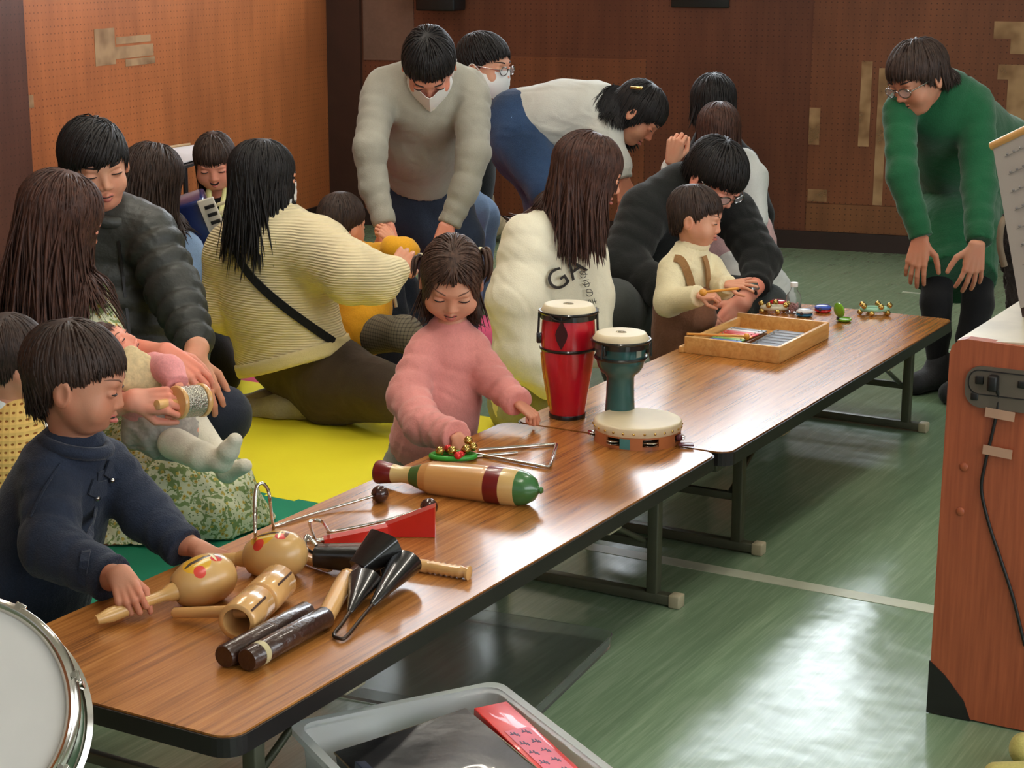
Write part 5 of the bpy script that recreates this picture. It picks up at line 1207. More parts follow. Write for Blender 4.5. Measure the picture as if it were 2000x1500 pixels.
# 3 toddler in yellow open knit
person('toddler in yellow open knit vest at the left edge', dict(p=(22, 700, 3.97), f=V(.66, -.62, -.2), s=.195, kid=1, face=0, hair=KIDH),
       [('knit_vest', OPK, [ch((26, 808, 4.0, .06), (12, 850, 4.0, .095), (0, 940, 4.0, .115), (-5, 1040, 4.0, .12), fl=(V(.6, -.6, 0), 1.2), k=.05)], dict(vox=.006)), ('bib', WHT, [ch((2, 792, 3.97, .035), (48, 792, 3.99, .032), k=.03)], dict(vox=.005)),
        ('sleeve', WHT, [ch((60, 840, 4.03, .040), (90, 880, 4.05, .036), (110, 930, 4.0, .03))]), ('trousers', NAVYT, [ch((0, 1040, 4.02, .11), G(20, 4.05, .14, .06), G(40, 4.0, .045, .04)), ch((0, 1040, 4.02, .11), G(-40, 4.05, .14, .06), G(-40, 4.0, .045, .04))])],
       skinm=SK, hairm=HAIR_DK, neck=(22, 790, 4.0, .04), seed=4)
# 4 woman in floral dress
person('woman with long brown hair in a pale floral dress seated with the baby', dict(p=(120, 428, 4.58), f=V(.78, -.5, -.36), up=V(.2, 0, .98), s=.235, face=0,
       hair=dict(cut=FREE, len=1.8, g=.16, vol=.10, n=1300, steps=22, part=1.3, whorl=(0, -.1, .98), w=.026)),
       [('dress', FLO, [ch((112, 530, 4.62, .065), (95, 570, 4.63, .12), (78, 660, 4.65, .15), (80, 780, 4.68, .155), (110, 900, 4.68, .17), fl=(V(.7, -.5, 0), 1.25), k=.06), ch((20, 585, 4.65, .075), (-20, 690, 4.6, .07), (0, 770, 4.5, .06)), ch((165, 590, 4.58, .07), (205, 690, 4.5, .065), (250, 690, 4.4, .05), cut=1)], dict(fold=(.007, 30))),
        ('skirt', FLO, [ch((120, 900, 4.68, .16), (300, 905, 4.52, .13), (430, 965, 4.47, .09), (478, 1000, 4.50, .045), k=.08), ch((180, 1000, 4.48, .10), (320, 985, 4.40, .115), (420, 1010, 4.42, .07), k=.08),
                        ch((215, 1070, 4.30, .03), (330, 1072, 4.33, .028), (440, 1045, 4.42, .035), (520, 1022, 4.50, .020), k=.10), ch((330, 930, 4.40, .05), (400, 1010, 4.34, .035), (450, 1045, 4.38, .02), k=.06)], dict(fold=(.020, 19), zmin=.012, vox=.007))],
       hands=[dict(w=(322, 690, 4.32), f=V(.75, .2, -.55), n=V(.3, .6, .6), side=-1, L=.17, curl=.55, arm=(250, 688, 4.40, .038)), dict(w=(262, 782, 4.09), f=V(.93, .05, .02), n=V(-.1, .8, .6), side=1, L=.16, curl=1.45, thumb=.7, arm=(190, 800, 4.18, .036))],
       skinm=SKP, hairm=HAIR_BROWN, neck=(112, 530, 4.62, .055), seed=5)
# 5 baby
tights = [ch((340, 866, 4.20, .040), (395, 892, 4.13, .034), (432, 899, 4.10, .027), (447, 880, 4.08, .023), (459, 860, 4.07, .018), k=.012), ch((375, 830, 4.32, .042), (420, 885, 4.26, .031), (444, 922, 4.20, .025), (478, 910, 4.16, .018), k=.012)]
person('baby in pink top and white tights lying in the floral skirt', dict(p=(214, 688, 4.35), f=V(.55, .1, .62), up=V(-.75, .2, .6), s=.165, kid=1, eye=.1, hair=hst(KIDH, n=300, w=.014, vol=.02, len=.4)),
       [('top', PINKB, [ch((240, 728, 4.32, .055), (290, 770, 4.30, .072), (320, 815, 4.3, .078), k=.05), ch((300, 715, 4.24, .036), (330, 722, 4.2, .034), (348, 752, 4.16, .029), cut=1, k=.02)], dict(vox=.005, fold=(.004, 50))),
        ('bib', fabric('spotted bib', (226, 204, 158), .9, .5, 90, .25), [ch((255, 690, 4.22, .018), (270, 730, 4.20, .042), (288, 745, 4.20, .030), fl=(V(.2, 1, .3), 2.6), k=.03, body=0)], dict(vox=.004)),
        ('skirt', GRTUL, [ch((285, 835, 4.28, .070), (335, 842, 4.26, .066), (372, 838, 4.26, .058), k=.04, rip=(.008, 90), cut=1)], dict(fold=(.016, 60), vox=.006)), ('tights', TIGW, tights, dict(vox=.004))],
       hands=[dict(w=(349, 752, 4.15), f=V(.25, .2, -.8), n=V(.6, .6, .2), side=1, L=.068, curl=.6, spread=.25)], skinm=SKP, hairm=HAIR_BROWN, neck=(232, 715, 4.33, .03), seed=6)
# 6 man in quilted jacket
NJ = [ch((208, 430, 5.02, .075), (215, 470, 5.06, .125), (225, 570, 5.08, .17), (238, 680, 5.05, .18), fl=(V(.3, .95, 0), 1.3), k=.06, rip=(.016, 90)), ch((135, 470, 5.15, .085), (215, 445, 5.06, .07), (292, 455, 5.02, .082), k=.06, rip=(.007, 80)),
      ch((298, 468, 5.0, .080), (345, 580, 4.88, .074), (385, 682, 4.70, .050), k=.02, rip=(.016, 100), cut=1), ch((130, 480, 5.15, .08), (110, 600, 5.1, .07), (150, 690, 4.95, .055), k=.02, rip=(.010, 84))]
person('man in black quilted jacket looking down toward the baby', dict(p=(186, 322, 4.99), f=V(.45, .84, -.22), up=V(-.14, 0, .98), s=.238, eye=.25, hair=dict(cut=(.12, .12, .06, -.06, -.12, -.25, -.40), len=1.1, g=.07, vol=.15, whorl=(-.25, -.1, .95), n=1300, sweep=.5)),
       [('quilted_jacket', PUFF, NJ, dict(fold=(.005, 60), vox=.007)), ('trousers', NAVYT, [ch((235, 720, 5.1, .15), (330, 790, 4.95, .11), (432, 812, 4.72, .078), k=.04), ch((432, 812, 4.72, .078), (395, 900, 4.85, .06), k=.03), ch((235, 720, 5.1, .15), (170, 800, 5.08, .09), (150, 880, 5.1, .07))], dict(fold=(.004, 40), zmin=.012))],
       hands=[dict(w=(378, 700, 4.66), f=V(.30, .25, -.72), n=V(.35, .6, .62), side=-1, L=.185, curl=.42, spread=.22, thumb=.1, arm=(384, 680, 4.69, .034))], skinm=SK, hairm=HAIR_BLACK, neck=(205, 420, 5.03, .058), seed=7,
       extra=lambda r, h: (build('jacket_collar', tube([W(205, 424, 5.02)+rh*.075*math.cos(a)+fh*.07*math.sin(a)+[0, 0, .008*math.sin(2*a)] for a in np.arange(20)*math.pi/10], .020, 8, closed=True), PUFF, r), ribbon([(232, 470), (240, 540), (248, 610), (255, 670)], clothprims(NJ), .008, .004, 'zip', BLACKED, r)))
# 7 wavy haired woman, denim jacket
person('woman with wavy dark hair and light blue denim jacket facing the accordion', dict(p=(300, 352, 5.75), f=V(.62, -.62, -.35), s=.22, face=0, hair=dict(cut=FREE, len=1.55, g=.16, vol=.12, n=1200, steps=18, wave=.22, whorl=(0, -.1, .98))),
       [('denim_jacket', DENIML, [ch((305, 440, 5.8, .06), (312, 480, 5.8, .115), (322, 580, 5.82, .145), (335, 680, 5.85, .15), fl=(V(.6, -.6, 0), 1.25), k=.05), ch((362, 490, 5.75, .062), (385, 560, 5.68, .060), (408, 530, 5.75, .05))], dict(fold=(.006, 40))),
        ('trousers', BLKC, [ch((335, 690, 5.9, .14), (400, 700, 5.9, .09), (436, 735, 5.9, .06), k=.05), ch((415, 640, 6.0, .07), (425, 720, 5.95, .06))], dict(zmin=.012))], skinm=SK, hairm=HAIR_DK, neck=(305, 440, 5.8, .05), seed=8)
# 8 laughing girl
person('laughing girl with long dark fringe holding the accordion', dict(p=(420, 318, 6.12), f=V(.04, .92, -.32), up=V(-.05, .2, .97), s=.19, kid=1, ears=0, eye=.0, smile=1, hair=hst(KIDH, cut=(.12, .12, .05, -9, -9, -9, -9), len=1.5, g=.14, vol=.09, n=1200, steps=16, whorl=(0, -.1, .98))),
       [('striped_top', BLKC, [ch((422, 385, 6.18, .05), (426, 420, 6.2, .085), (430, 520, 6.22, .10), (435, 600, 6.22, .11), fl=(V(0, 1, 0), 1.3), k=.05), ch((385, 410, 6.18, .04), (365, 470, 6.1, .038), (375, 500, 6.02, .03)), ch((465, 410, 6.18, .04), (485, 470, 6.12, .038), (470, 500, 6.02, .03))]),
        ('trousers', BLKC, [ch((430, 600, 6.24, .10), (415, 640, 6.05, .07), (410, 690, 6.05, .05)), ch((440, 600, 6.24, .10), (470, 640, 6.1, .07), (470, 690, 6.1, .05))], dict(zmin=.012))],
       hands=[dict(w=(378, 500, 6.0), f=V(.2, .3, -.5), n=V(-.8, .3, 0), side=1, L=.11, curl=.6)], skinm=SKP, hairm=HAIR_DK, neck=(422, 388, 6.18, .036), seed=9)
# 9 kneeling woman in cream ribbed knit
JS = [ch((515, 418, 5.5, .060), (518, 445, 5.51, .068), (528, 480, 5.54, .12), (540, 570, 5.56, .185), (574, 700, 5.55, .205), fl=(V(.6, -.7, 0), 1.25), k=.07, cut=1), ch((462, 490, 5.62, .10), (540, 472, 5.52, .09), (618, 482, 5.44, .095), k=.08),
      ch((622, 492, 5.42, .098), (690, 535, 5.30, .088), (735, 545, 5.28, .070), (772, 528, 5.32, .045), k=.04, rip=(.004, 90)), ch((452, 510, 5.65, .09), (440, 600, 5.65, .08), (520, 640, 5.75, .06))]
def jx(r, h):
    pr = clothprims(JS)
    ribbon([(470, 432), (458, 460), (462, 490), (480, 525), (510, 560), (550, 595), (590, 625), (625, 650), (652, 668)], pr, .026, .005, 'crossbody_strap', BLKC, r)
    build('strap_buckle', sphere(onsurf(457, 472, pr), (.010, .008, .014), 8), CHR, r)
person('kneeling woman in cream ribbed sweater with black cross-body strap', dict(p=(517, 348, 5.5), f=V(.86, -.45, -.1), s=.225, ears=0, mask='flat', hair=dict(cut=FREE, len=1.35, g=.17, vol=.08, n=1300, steps=16, whorl=(0, .0, .98), part=1.4, tails=[([(470, 420, 5.52), (462, 450, 5.53), (448, 478, 5.54), (440, 500, 5.55)], .02, 22)])),
       [('ribbed_sweater', CREAMRIB, JS, dict(fold=(.007, 24), vox=.008)), ('sweater_hem', CREAMH, [ch((568, 682, 5.55, .209), (576, 708, 5.545, .209), fl=(V(.6, -.7, 0), 1.24), k=.02, body=0, cut='ab')]),
        ('trousers', BROWNT, [ch((560, 695, 5.66, .125), (650, 735, 5.50, .115), (745, 757, 5.34, .085), k=.06), ch((590, 755, 5.6, .08), (640, 790, 5.50, .055), (770, 795, 5.36, .045), k=.06)], dict(fold=(.006, 34), zmin=.0115)),
        ('sock', GSOCK, [ch((610, 792, 5.52, .045), (545, 797, 5.55, .040), (492, 800, 5.58, .036), k=.03, body=0)], dict(zmin=.0115, vox=.006, fold=(.003, 80))), ('sock', GSOCK, [ch((580, 782, 5.66, .04), (520, 783, 5.68, .036), (478, 790, 5.7, .034), k=.03, body=0)], dict(zmin=.0115, vox=.006, fold=(.003, 80)))],
       hands=[dict(w=(772, 526, 5.33), f=V(.3, -.6, .3), n=V(.5, .4, .6), side=1, L=.16, curl=.7)], skinm=SK, hairm=HAIR_BLACK, neck=(514, 430, 5.5, .05), seed=10, extra=jx)
# 10 boy in yellow
person('little boy in mustard yellow fleece on the kneeling woman\'s lap', dict(p=(668, 436, 5.78), f=V(.55, -.75, -.25), s=.19, kid=1, face=0, hair=KIDH),
       [('fleece', YELH, [ch((690, 500, 5.8, .055), (692, 530, 5.8, .09), (698, 590, 5.72, .11), (700, 640, 5.66, .105), fl=(V(.5, -.75, 0), 1.2), k=.05), ch((708, 505, 5.76, .052), (775, 502, 5.66, .048), (790, 492, 5.62, .045), (765, 482, 5.60, .038), k=.02, rip=(.004, 130))], dict(fold=(.006, 44), vox=.006)),
        ('undershirt', WHT, [ch((700, 645, 5.67, .096), (703, 662, 5.67, .096), fl=(V(.5, -.75, 0), 1.15), cut=1, body=0)]), ('check_trousers', CHK, [ch((712, 652, 5.66, .070), (790, 652, 5.50, .052), (812, 672, 5.46, .042))])],
       hands=[dict(w=(768, 472, 5.62), f=V(-.5, -.1, .5), n=V(.1, .6, .6), side=1, L=.10, curl=.9)], skinm=SK, hairm=HAIR_DK, neck=(690, 495, 5.8, .036), seed=11)
# 11 man in grey sweater bending
AS = [ch((836, 150, 6.12, .065), (835, 195, 6.18, .125), (828, 265, 6.30, .140), (821, 348, 6.42, .132), fl=(V(0, .9, .3), 1.3), k=.05, cut=1), ch((752, 168, 6.2, .068), (836, 155, 6.18, .075), (912, 170, 6.2, .068), k=.05),
      ch((742, 185, 6.16, .066), (722, 290, 6.02, .055), (730, 365, 5.98, .048), (752, 440, 5.92, .040), k=.025, cut=1, rip=(.004, 130)), ch((922, 190, 6.16, .066), (924, 300, 6.02, .055), (907, 370, 5.98, .048), (876, 440, 5.95, .040), k=.025, cut=1, rip=(.004, 130))]
person('bending man in grey wool sweater with a white face mask', dict(p=(838, 128, 6.06), f=V(.03, .52, -.83), up=V(0, .6, .6), s=.232, mask='fold', eye=.05, hair=hst(SHORT, cut=(.24, .20, .10, .02, -.02, -.2, -.38), vol=.11, whorl=(0, -.3, .95), g=.03)),
       [('sweater', GREYSW, AS, dict(fold=(.006, 26), vox=.0075)), ('jeans', DJ, [ch((822, 350, 6.44, .155), (820, 400, 6.46, .155), fl=(V(0, 1, 0), 1.3)), ch((790, 410, 6.45, .10), G(850, 6.4, .45, .07), G(850, 6.45, .06, .052), k=.04), ch((875, 410, 6.45, .10), G(905, 6.4, .45, .07), G(905, 6.45, .06, .052), k=.04)], dict(fold=(.005, 40))),
        ('sock', GSOCK2, [ch(G(850, 6.45, .045, .04), G(845, 6.28, .035, .034), body=0)], dict(zmin=.012)), ('sock', GSOCK2, [ch(G(905, 6.45, .045, .04), G(908, 6.28, .035, .034), body=0)], dict(zmin=.012))],
       hands=[dict(w=(755, 443, 5.91), f=V(.15, .2, -.85), n=V(-.2, .9, .1), side=1, L=.17, curl=.5), dict(w=(872, 443, 5.93), f=V(-.2, .2, -.85), n=V(.2, .9, .1), side=-1, L=.17, curl=.5)], skinm=SKP, hairm=HAIR_BLACK, neck=(836, 160, 6.16, .055), seed=12)
# 12 man with glasses and mask
person('man with short hair, glasses and mask peering from behind the grey sweater', dict(p=(947, 128, 7.25), f=V(.86, .42, -.12), s=.242, mask='flat', glasses=1, eye=.3, hair=hst(SHORT, len=.22, vol=.10, g=0, whorl=(0, -.5, .85), n=1300)),
       [('dark_sweater', BLKSW, [ch((925, 205, 7.32, .07), (915, 240, 7.35, .13), (900, 340, 7.40, .16), (895, 420, 7.40, .16), fl=(V(.8, .4, 0), 1.25)), ch((905, 240, 7.25, .07), (880, 330, 7.20, .06), (900, 400, 7.10, .05))]),
        ('jeans', DENIML, [ch((893, 430, 7.40, .15), (912, 410, 7.15, .085), k=.04), ch((912, 410, 7.15, .080), G(915, 7.15, .06, .055)), ch((893, 430, 7.40, .15), (935, 425, 7.30, .08), G(930, 7.30, .06, .055))], dict(fold=(.004, 40)))], skinm=SK, hairm=HAIR_BLACK, neck=(930, 205, 7.30, .055), seed=13)
# 13 bending woman
person('woman bent double in pale grey sweater and blue jeans', dict(p=(1247, 222, 6.78), f=V(.62, .22, -.72), up=V(.75, .1, .55), s=.225, eye=.1, hair=dict(cut=(.16, .1, .0, -.3, -.5, -.5, -.5), len=1.2, g=.10, vol=.09, n=1200, steps=14, whorl=(0, -.2, .95), tails=[([(1225, 200, 6.85), (1214, 235, 6.82), (1222, 262, 6.80), (1234, 288, 6.80)], .03, 40)])),
       [('sweater', LTSW, [ch((1200, 228, 6.82, .09), (1165, 228, 6.86, .125), (1100, 232, 6.92, .135), (1028, 240, 6.98, .14), fl=(V(0, 1, 0), 1.05), k=.06), ch((1185, 262, 6.74, .062), (1205, 320, 6.7, .05), (1216, 350, 6.68, .04), cut=1)], dict(fold=(.009, 24), vox=.0075)),
        ('jeans', DENIM, [ch((1015, 245, 6.98, .145), (1022, 290, 6.95, .13), k=.05), ch((1020, 275, 6.9, .12), (1072, 372, 6.72, .075), (1062, 440, 6.85, .058), G(1050, 6.95, .05, .05), k=.03), ch((1020, 275, 7.0, .12), (1062, 385, 6.85, .075), G(1035, 7.1, .05, .05), k=.03)], dict(fold=(.005, 40)))],
       hands=[dict(w=(1218, 352, 6.68), f=V(.12, .1, -.9), n=V(.3, .8, .1), side=-1, L=.16, curl=.35)], skinm=SKD, hairm=HAIR_BLACK, neck=(1215, 225, 6.82, .055), seed=14, extra=lambda r, h: build('hair_clip', box(W(1243, 172, 6.7), (.05, .015, .012), .004), BRASS, r))
# 14 person behind
person('dark haired person in black seated behind the girl with the bob', dict(p=(1392, 206, 7.25), f=V(-.1, -.95, -.2), s=.235, face=0, hair=dict(cut=(.1, .1, 0, -.3, -.35, -.45, -.5), len=1.15, g=.08, vol=.12)),
       [('black_top', BLKC, [ch((1394, 270, 7.3, .07), (1400, 310, 7.32, .12), (1425, 420, 7.3, .16), (1440, 520, 7.25, .17), fl=(V(0, 1, 0), 1.25), k=.05), ch((1455, 320, 7.3, .06), (1482, 420, 7.2, .055), (1480, 470, 7.1, .05))]), ('trousers', BLKC, [ch((1440, 540, 7.25, .16), G(1400, 6.95, .12, .08))], dict(zmin=.002))], skinm=SK, hairm=HAIR_BLACK, neck=(1394, 270, 7.3, .055), seed=15)
# 15 girl with bob
person('girl with smooth brown bob raising a fist, seen from behind', dict(p=(1403, 260, 6.5), f=V(.1, -.97, -.15), s=.21, face=0, hair=dict(cut=(.1, .1, 0, -.5, -.55, -.6, -.62), len=1.3, g=.07, vol=.09, rag=.01, whorl=(0, -.1, .98), hl=HL_KID, n=1300)),
       [('blouse', WHT, [ch((1405, 320, 6.55, .055), (1410, 350, 6.56, .10), (1425, 430, 6.56, .125), fl=(V(0, 1, 0), 1.3), k=.05), ch((1452, 318, 6.55, .055), (1468, 350, 6.52, .055), (1480, 430, 6.45, .04)), ch((1362, 335, 6.55, .05), (1318, 350, 6.45, .045), (1308, 322, 6.38, .032), cut=1)], dict(fold=(.005, 50))),
        ('pinafore', PINKP, [ch((1425, 400, 6.55, .118), (1435, 470, 6.54, .135), (1450, 520, 6.52, .13), fl=(V(0, 1, 0), 1.2), k=.05)], dict(fold=(.007, 50))), ('skirt', WHT, [ch((1450, 525, 6.5, .13), (1462, 600, 6.45, .17), (1480, 640, 6.45, .16), k=.04, rip=(.008, 60))], dict(fold=(.010, 50), zmin=.002))],
       hands=[dict(w=(1312, 316, 6.37), f=V(.12, .1, .8), n=V(-.4, .8, 0), side=1, L=.15, curl=1.5, thumb=.8)], skinm=SK, hairm=HAIR_BROWN, neck=(1405, 318, 6.54, .045), seed=16)
# 16 man in black sweatshirt
FJ = [ch((1345, 372, 6.08, .07), (1325, 400, 6.14, .13), (1285, 480, 6.22, .175), (1270, 570, 6.25, .175), fl=(V(.5, .6, 0), 1.2), k=.06), ch((1262, 405, 6.05, .085), (1340, 370, 6.1, .075), (1430, 415, 6.15, .08), k=.05),
      ch((1255, 425, 6.02, .085), (1215, 520, 5.90, .080), (1290, 560, 5.78, .062), (1330, 600, 5.7, .05), k=.03, rip=(.006, 100)), ch((1440, 430, 6.12, .078), (1486, 510, 5.98, .068), (1474, 562, 5.84, .050), k=.03, rip=(.005, 110), cut=1)]
def watch(r, h):
    c_ = W(1459, 566, 5.79); ax_ = V(-.45, .4, -.75); Rm_ = frame(ax_); build('watch_strap', tube([c_+Rm_@np.array([.033*math.cos(a), .030*math.sin(a), 0]) for a in np.arange(20)*math.pi/10], .006, 6, closed=True), BLACKED, r)
    build('watch_face', box(c_+V(.6, .7, .5)*.034, (.036, .010, .030), .004, frame(V(.6, .7, .5))@np.array([[1, 0, 0], [0, 0, -1], [0, 1, 0.]])), simple('silver watch', (190, 190, 190), .2, metal=.8), r)
person('man in black sweatshirt with glasses and wristwatch crouching behind the toddler', dict(p=(1398, 346, 5.98), f=V(.48, .56, -.62), up=V(.3, .3, .8), s=.238, glasses=1, eye=.1, hair=dict(cut=(.10, .10, .06, .0, -.02, -.2, -.36), len=1.0, g=.07, vol=.13, n=1200)),
       [('sweatshirt', BLKSW, FJ, dict(fold=(.008, 28), vox=.008)), ('trousers', GREYT, [ch((1265, 600, 6.25, .16), (1215, 605, 5.95, .12), (1195, 605, 5.78, .10), k=.05), ch((1195, 605, 5.78, .098), G(1215, 5.85, .06, .06), k=.03), ch((1290, 600, 6.25, .15), (1440, 600, 6.1, .10), (1492, 600, 6.0, .078), k=.05), ch((1492, 600, 6.0, .078), G(1480, 6.1, .06, .06))], dict(fold=(.006, 34)))],
       hands=[dict(w=(1450, 590, 5.76), f=V(-.5, .2, -.62), n=V(.2, .85, .3), side=1, L=.185, curl=.45, spread=.25, arm=(1474, 558, 5.84, .034)), dict(w=(1345, 612, 5.66), f=V(.75, .1, -.5), n=V(.1, .8, .5), side=-1, L=.18, curl=.5)], skinm=SKP, hairm=HAIR_BLACK, neck=(1355, 385, 6.08, .058), seed=17, extra=watch)
# 17 toddler in overalls
GT = [ch((1352, 492, 5.51, .044), (1345, 515, 5.51, .072), (1336, 570, 5.52, .088), (1334, 620, 5.52, .094), fl=(V(.7, .5, 0), 1.15), k=.04), ch((1312, 525, 5.47, .044), (1306, 590, 5.39, .044), (1366, 578, 5.28, .033), k=.02, cut=1), ch((1388, 520, 5.54, .040), (1412, 560, 5.46, .038), (1422, 556, 5.38, .030), k=.02, cut=1)]
GO = [ch((1334, 608, 5.52, .104), (1334, 690, 5.52, .112), fl=(V(.7, .5, 0), 1.1), k=.03), ch((1310, 690, 5.52, .065), G(1310, 5.52, .05, .045), k=.02), ch((1362, 690, 5.52, .065), G(1362, 5.52, .05, .045), k=.02), ch((1372, 590, 5.45, .05), (1368, 620, 5.45, .06), fl=(V(.5, .8, 0), 1.6), k=.03, body=0)]
def gx(r, h):
    pr = clothprims(GT[:1]); ribbon([(1318, 505), (1330, 508), (1340, 525), (1348, 550), (1354, 580), (1356, 610)], pr, .024, .005, 'overall_strap', LBR, r, .009); ribbon([(1374, 500), (1380, 520), (1382, 545), (1382, 580)], pr, .018, .005, 'overall_strap', LBR, r, .009)
    build('turtleneck', tube([W(1352, 480, 5.51)+rh*.042*math.cos(a)+fh*.040*math.sin(a) for a in np.arange(16)*math.pi/8], .014, 8, closed=True), CREAMK, r)
person('toddler in cream turtleneck and brown overalls standing at the far table', dict(p=(1360, 424, 5.50), f=V(.92, .30, -.2), s=.187, kid=1, eye=.35, hair=hst(KIDH, vol=.07)),
       [('knit_top', CREAMK, GT, dict(fold=(.004, 50), vox=.005)), ('overalls', BROWNO, GO, dict(fold=(.005, 44), vox=.006))],
       hands=[dict(w=(1366, 577, 5.27), f=V(.8, .3, .05), n=V(-.3, .3, .85), side=1, L=.092, curl=1.3, thumb=.6), dict(w=(1420, 556, 5.38), f=V(.7, .2, .1), n=V(-.3, .5, .8), side=1, L=.095, curl=.15, spread=.45, thumb=-.2)], skinm=SK, hairm=HAIR_DK, neck=(1354, 478, 5.51, .036), seed=18, extra=gx)
# 18 woman, cream sweatshirt, long hair
HS = [ch((1100, 420, 5.32, .068), (1092, 455, 5.34, .12), (1075, 550, 5.36, .155), (1058, 660, 5.38, .165), (1045, 760, 5.40, .17), fl=(V(.9, .0, 0), 1.2), k=.06),
      ch((1032, 470, 5.24, .085), (1012, 590, 5.15, .085), (1020, 690, 5.12, .075), (1075, 745, 5.10, .055), k=.04, rip=(.005, 80)), ch((1135, 470, 5.45, .08), (1150, 580, 5.4, .075), (1160, 680, 5.3, .06))]
def prt(r, h):
    pr = clothprims(HS)
    def place(s_, size, x0, y0, rot, m, nm):
        v, f = text_mesh(s_, 1, .0); c_, s2 = math.cos(rot), math.sin(rot); out = []
        for p in v:
            x, y = p[0]*size, p[1]*size; px, py = x0+x*c_+y*s2, y0-(y*c_-x*s2); q = onsurf(px, py, pr, .010); out.append(q if q is not None else W(px, py, 5.2))
        build(nm, (np.array(out), f), m, r, smooth=False)
    place('GA', 58, 1106, 536, R_(-35), simple('charcoal print', (52, 48, 44), .8), 'chest_print'); place('めゆのまち', 19, 1150, 572, R_(72), simple('grey print', (100, 96, 86), .8), 'chest_print')
person('woman with long reddish brown hair in cream sweatshirt kneeling behind the drums', dict(p=(1150, 338, 5.28), f=V(.95, -.14, -.28), s=.225, ears=0, eye=.3, hair=dict(cut=(-.05, -.2, -9, -9, -9, -9, -9), len=1.36, g=.15, vol=.09, n=1200, steps=22, whorl=(0, .1, .98), part=1.5,
       tails=[([(1085, 390, 5.3), (1050, 410, 5.3), (1020, 430, 5.3), (995, 425, 5.3)], .02, 14)])),
       [('sweatshirt', CREAM, HS, dict(fold=(.009, 22), vox=.008)), ('trousers', fabric('khaki trousers', (150, 150, 112), .9), [ch((1045, 780, 5.45, .15), (1060, 800, 5.3, .12), (1100, 790, 5.15, .09), k=.05)], dict(zmin=.002))],
       hands=[dict(w=(1085, 750, 5.08), f=V(.7, .1, -.4), n=V(0, .5, .8), side=1, L=.16, curl=.4)], skinm=SK, hairm=HAIR_BROWN, neck=(1108, 412, 5.32, .055), seed=19, extra=prt)
# 19 woman in green
SG = [ch((1840, 178, 6.0, .062), (1842, 215, 6.05, .115), (1856, 290, 6.20, .130), (1872, 360, 6.34, .135), (1872, 410, 6.34, .145), fl=(V(-.2, .9, .2), 1.15), k=.05), ch((1768, 205, 6.0, .058), (1845, 190, 6.06, .08), (1902, 205, 6.05, .07), k=.05), ch((1890, 225, 6.2, .10), (1955, 300, 6.45, .12), (1940, 400, 6.5, .14), k=.07),
      ch((1757, 218, 5.96, .058), (1762, 345, 5.84, .050), (1800, 465, 5.76, .040), k=.025, cut=1, rip=(.004, 110)), ch((1905, 225, 6.0, .068), (1912, 365, 5.88, .056), (1912, 475, 5.74, .045), k=.025, cut=1, rip=(.004, 110))]
SKR = [ch((1872, 400, 6.32, .145), (1868, 470, 6.15, .140), (1868, 548, 6.02, .136), fl=(V(0, 1, 0), 1.05), k=.05, cut=1)]
SL = [ch((1833, 535, 6.08, .056), (1828, 590, 6.02, .053), (1830, 650, 6.0, .047), G(1830, 6.0, .10, .034), k=.012), ch((1908, 535, 6.06, .056), (1910, 595, 5.97, .053), (1895, 660, 5.92, .047), G(1884, 5.88, .10, .034), k=.012)]
person('woman in green wool dress and black tights leaning on her knees', dict(p=(1792, 152, 5.95), f=V(-.74, .46, -.42), up=V(-.25, .1, .95), s=.228, glasses=1, eye=.3, smile=.2, hair=dict(cut=(.16, .14, .06, -.08, -.12, -.28, -.40), len=1.0, g=.05, vol=.14, n=1200)),
       [('dress', GREENW, SG, dict(fold=(.006, 22), vox=.0085)), ('skirt', GREENW, SKR, dict(fold=(.006, 26), vox=.0085)), ('tights', TIGHT, SL), ('sock', GSOCK2, [ch(G(1835, 6.0, .10, .042), G(1835, 6.02, .045, .042), G(1788, 5.93, .035, .038), k=.04, body=0)], dict(zmin=.001, vox=.006)), ('sock', GSOCK2, [ch(G(1885, 5.88, .10, .042), G(1888, 5.90, .045, .042), G(1855, 5.80, .035, .038), k=.04, body=0)], dict(zmin=.001, vox=.006))],
       hands=[dict(w=(1798, 466, 5.75), f=V(-.15, .15, -.9), n=V(-.35, .85, .1), side=-1, L=.165, curl=.3, spread=.1, thumb=0.), dict(w=(1908, 478, 5.72), f=V(-.1, .1, -.9), n=V(.1, .9, .1), side=1, L=.165, curl=.3, spread=.25, thumb=-.1)], skinm=SKD, hairm=HAIR_DK, neck=(1842, 190, 6.03, .055), seed=20)
# things held or beside people
# accordion
o = thing('accordion', 'navy accordion with white piano keys on the laughing girl\'s lap', 'accordion', W(400, 470, 5.98)); ax_ = W(400, 455, 5.98)
up2 = V(-.28, .25, .9); rg = np.cross(V(0, 1, .1), up2); rg = rg/np.linalg.norm(rg); fr_ = np.cross(up2, rg); Ra = np.array([rg, fr_, up2]).T
NAVYP = simple('navy pearl plastic', (26, 42, 96), .25, coat=.5)
build('body', xf(box((.02, 0, 0), (.13, .12, .27), .012), ax_, Ra), NAVYP, o); build('bellows', xf(join(*[box((.10+.012*i, 0, 0), (.006, .11, .25), .002) for i in range(6)]), ax_, Ra), BLACKED, o)
sg_ = -1 if (Ra[:, 1]@fh) > 0 else 1
sg_ = 1 if (Ra[:, 1]@(-fh)) > 0 else -1
kb = build('keyboard', xf(box((-.055, sg_*.065, 0), (.055, .012, .27), .002), ax_, Ra), simple('white keys', (226, 220, 204), .35), o)
for i in range(9): build('black_key', xf(box((-.062, sg_*.075, -.115+.028*i), (.032, .008, .011), .001), ax_, Ra), BK, kb)
build('grille', xf(join(*[box((-.10, sg_*.055, -.11+.03*i), (.035, .012, .010), .002) for i in range(8)]), ax_, Ra), simple('cream grille', (206, 196, 160), .4), o)
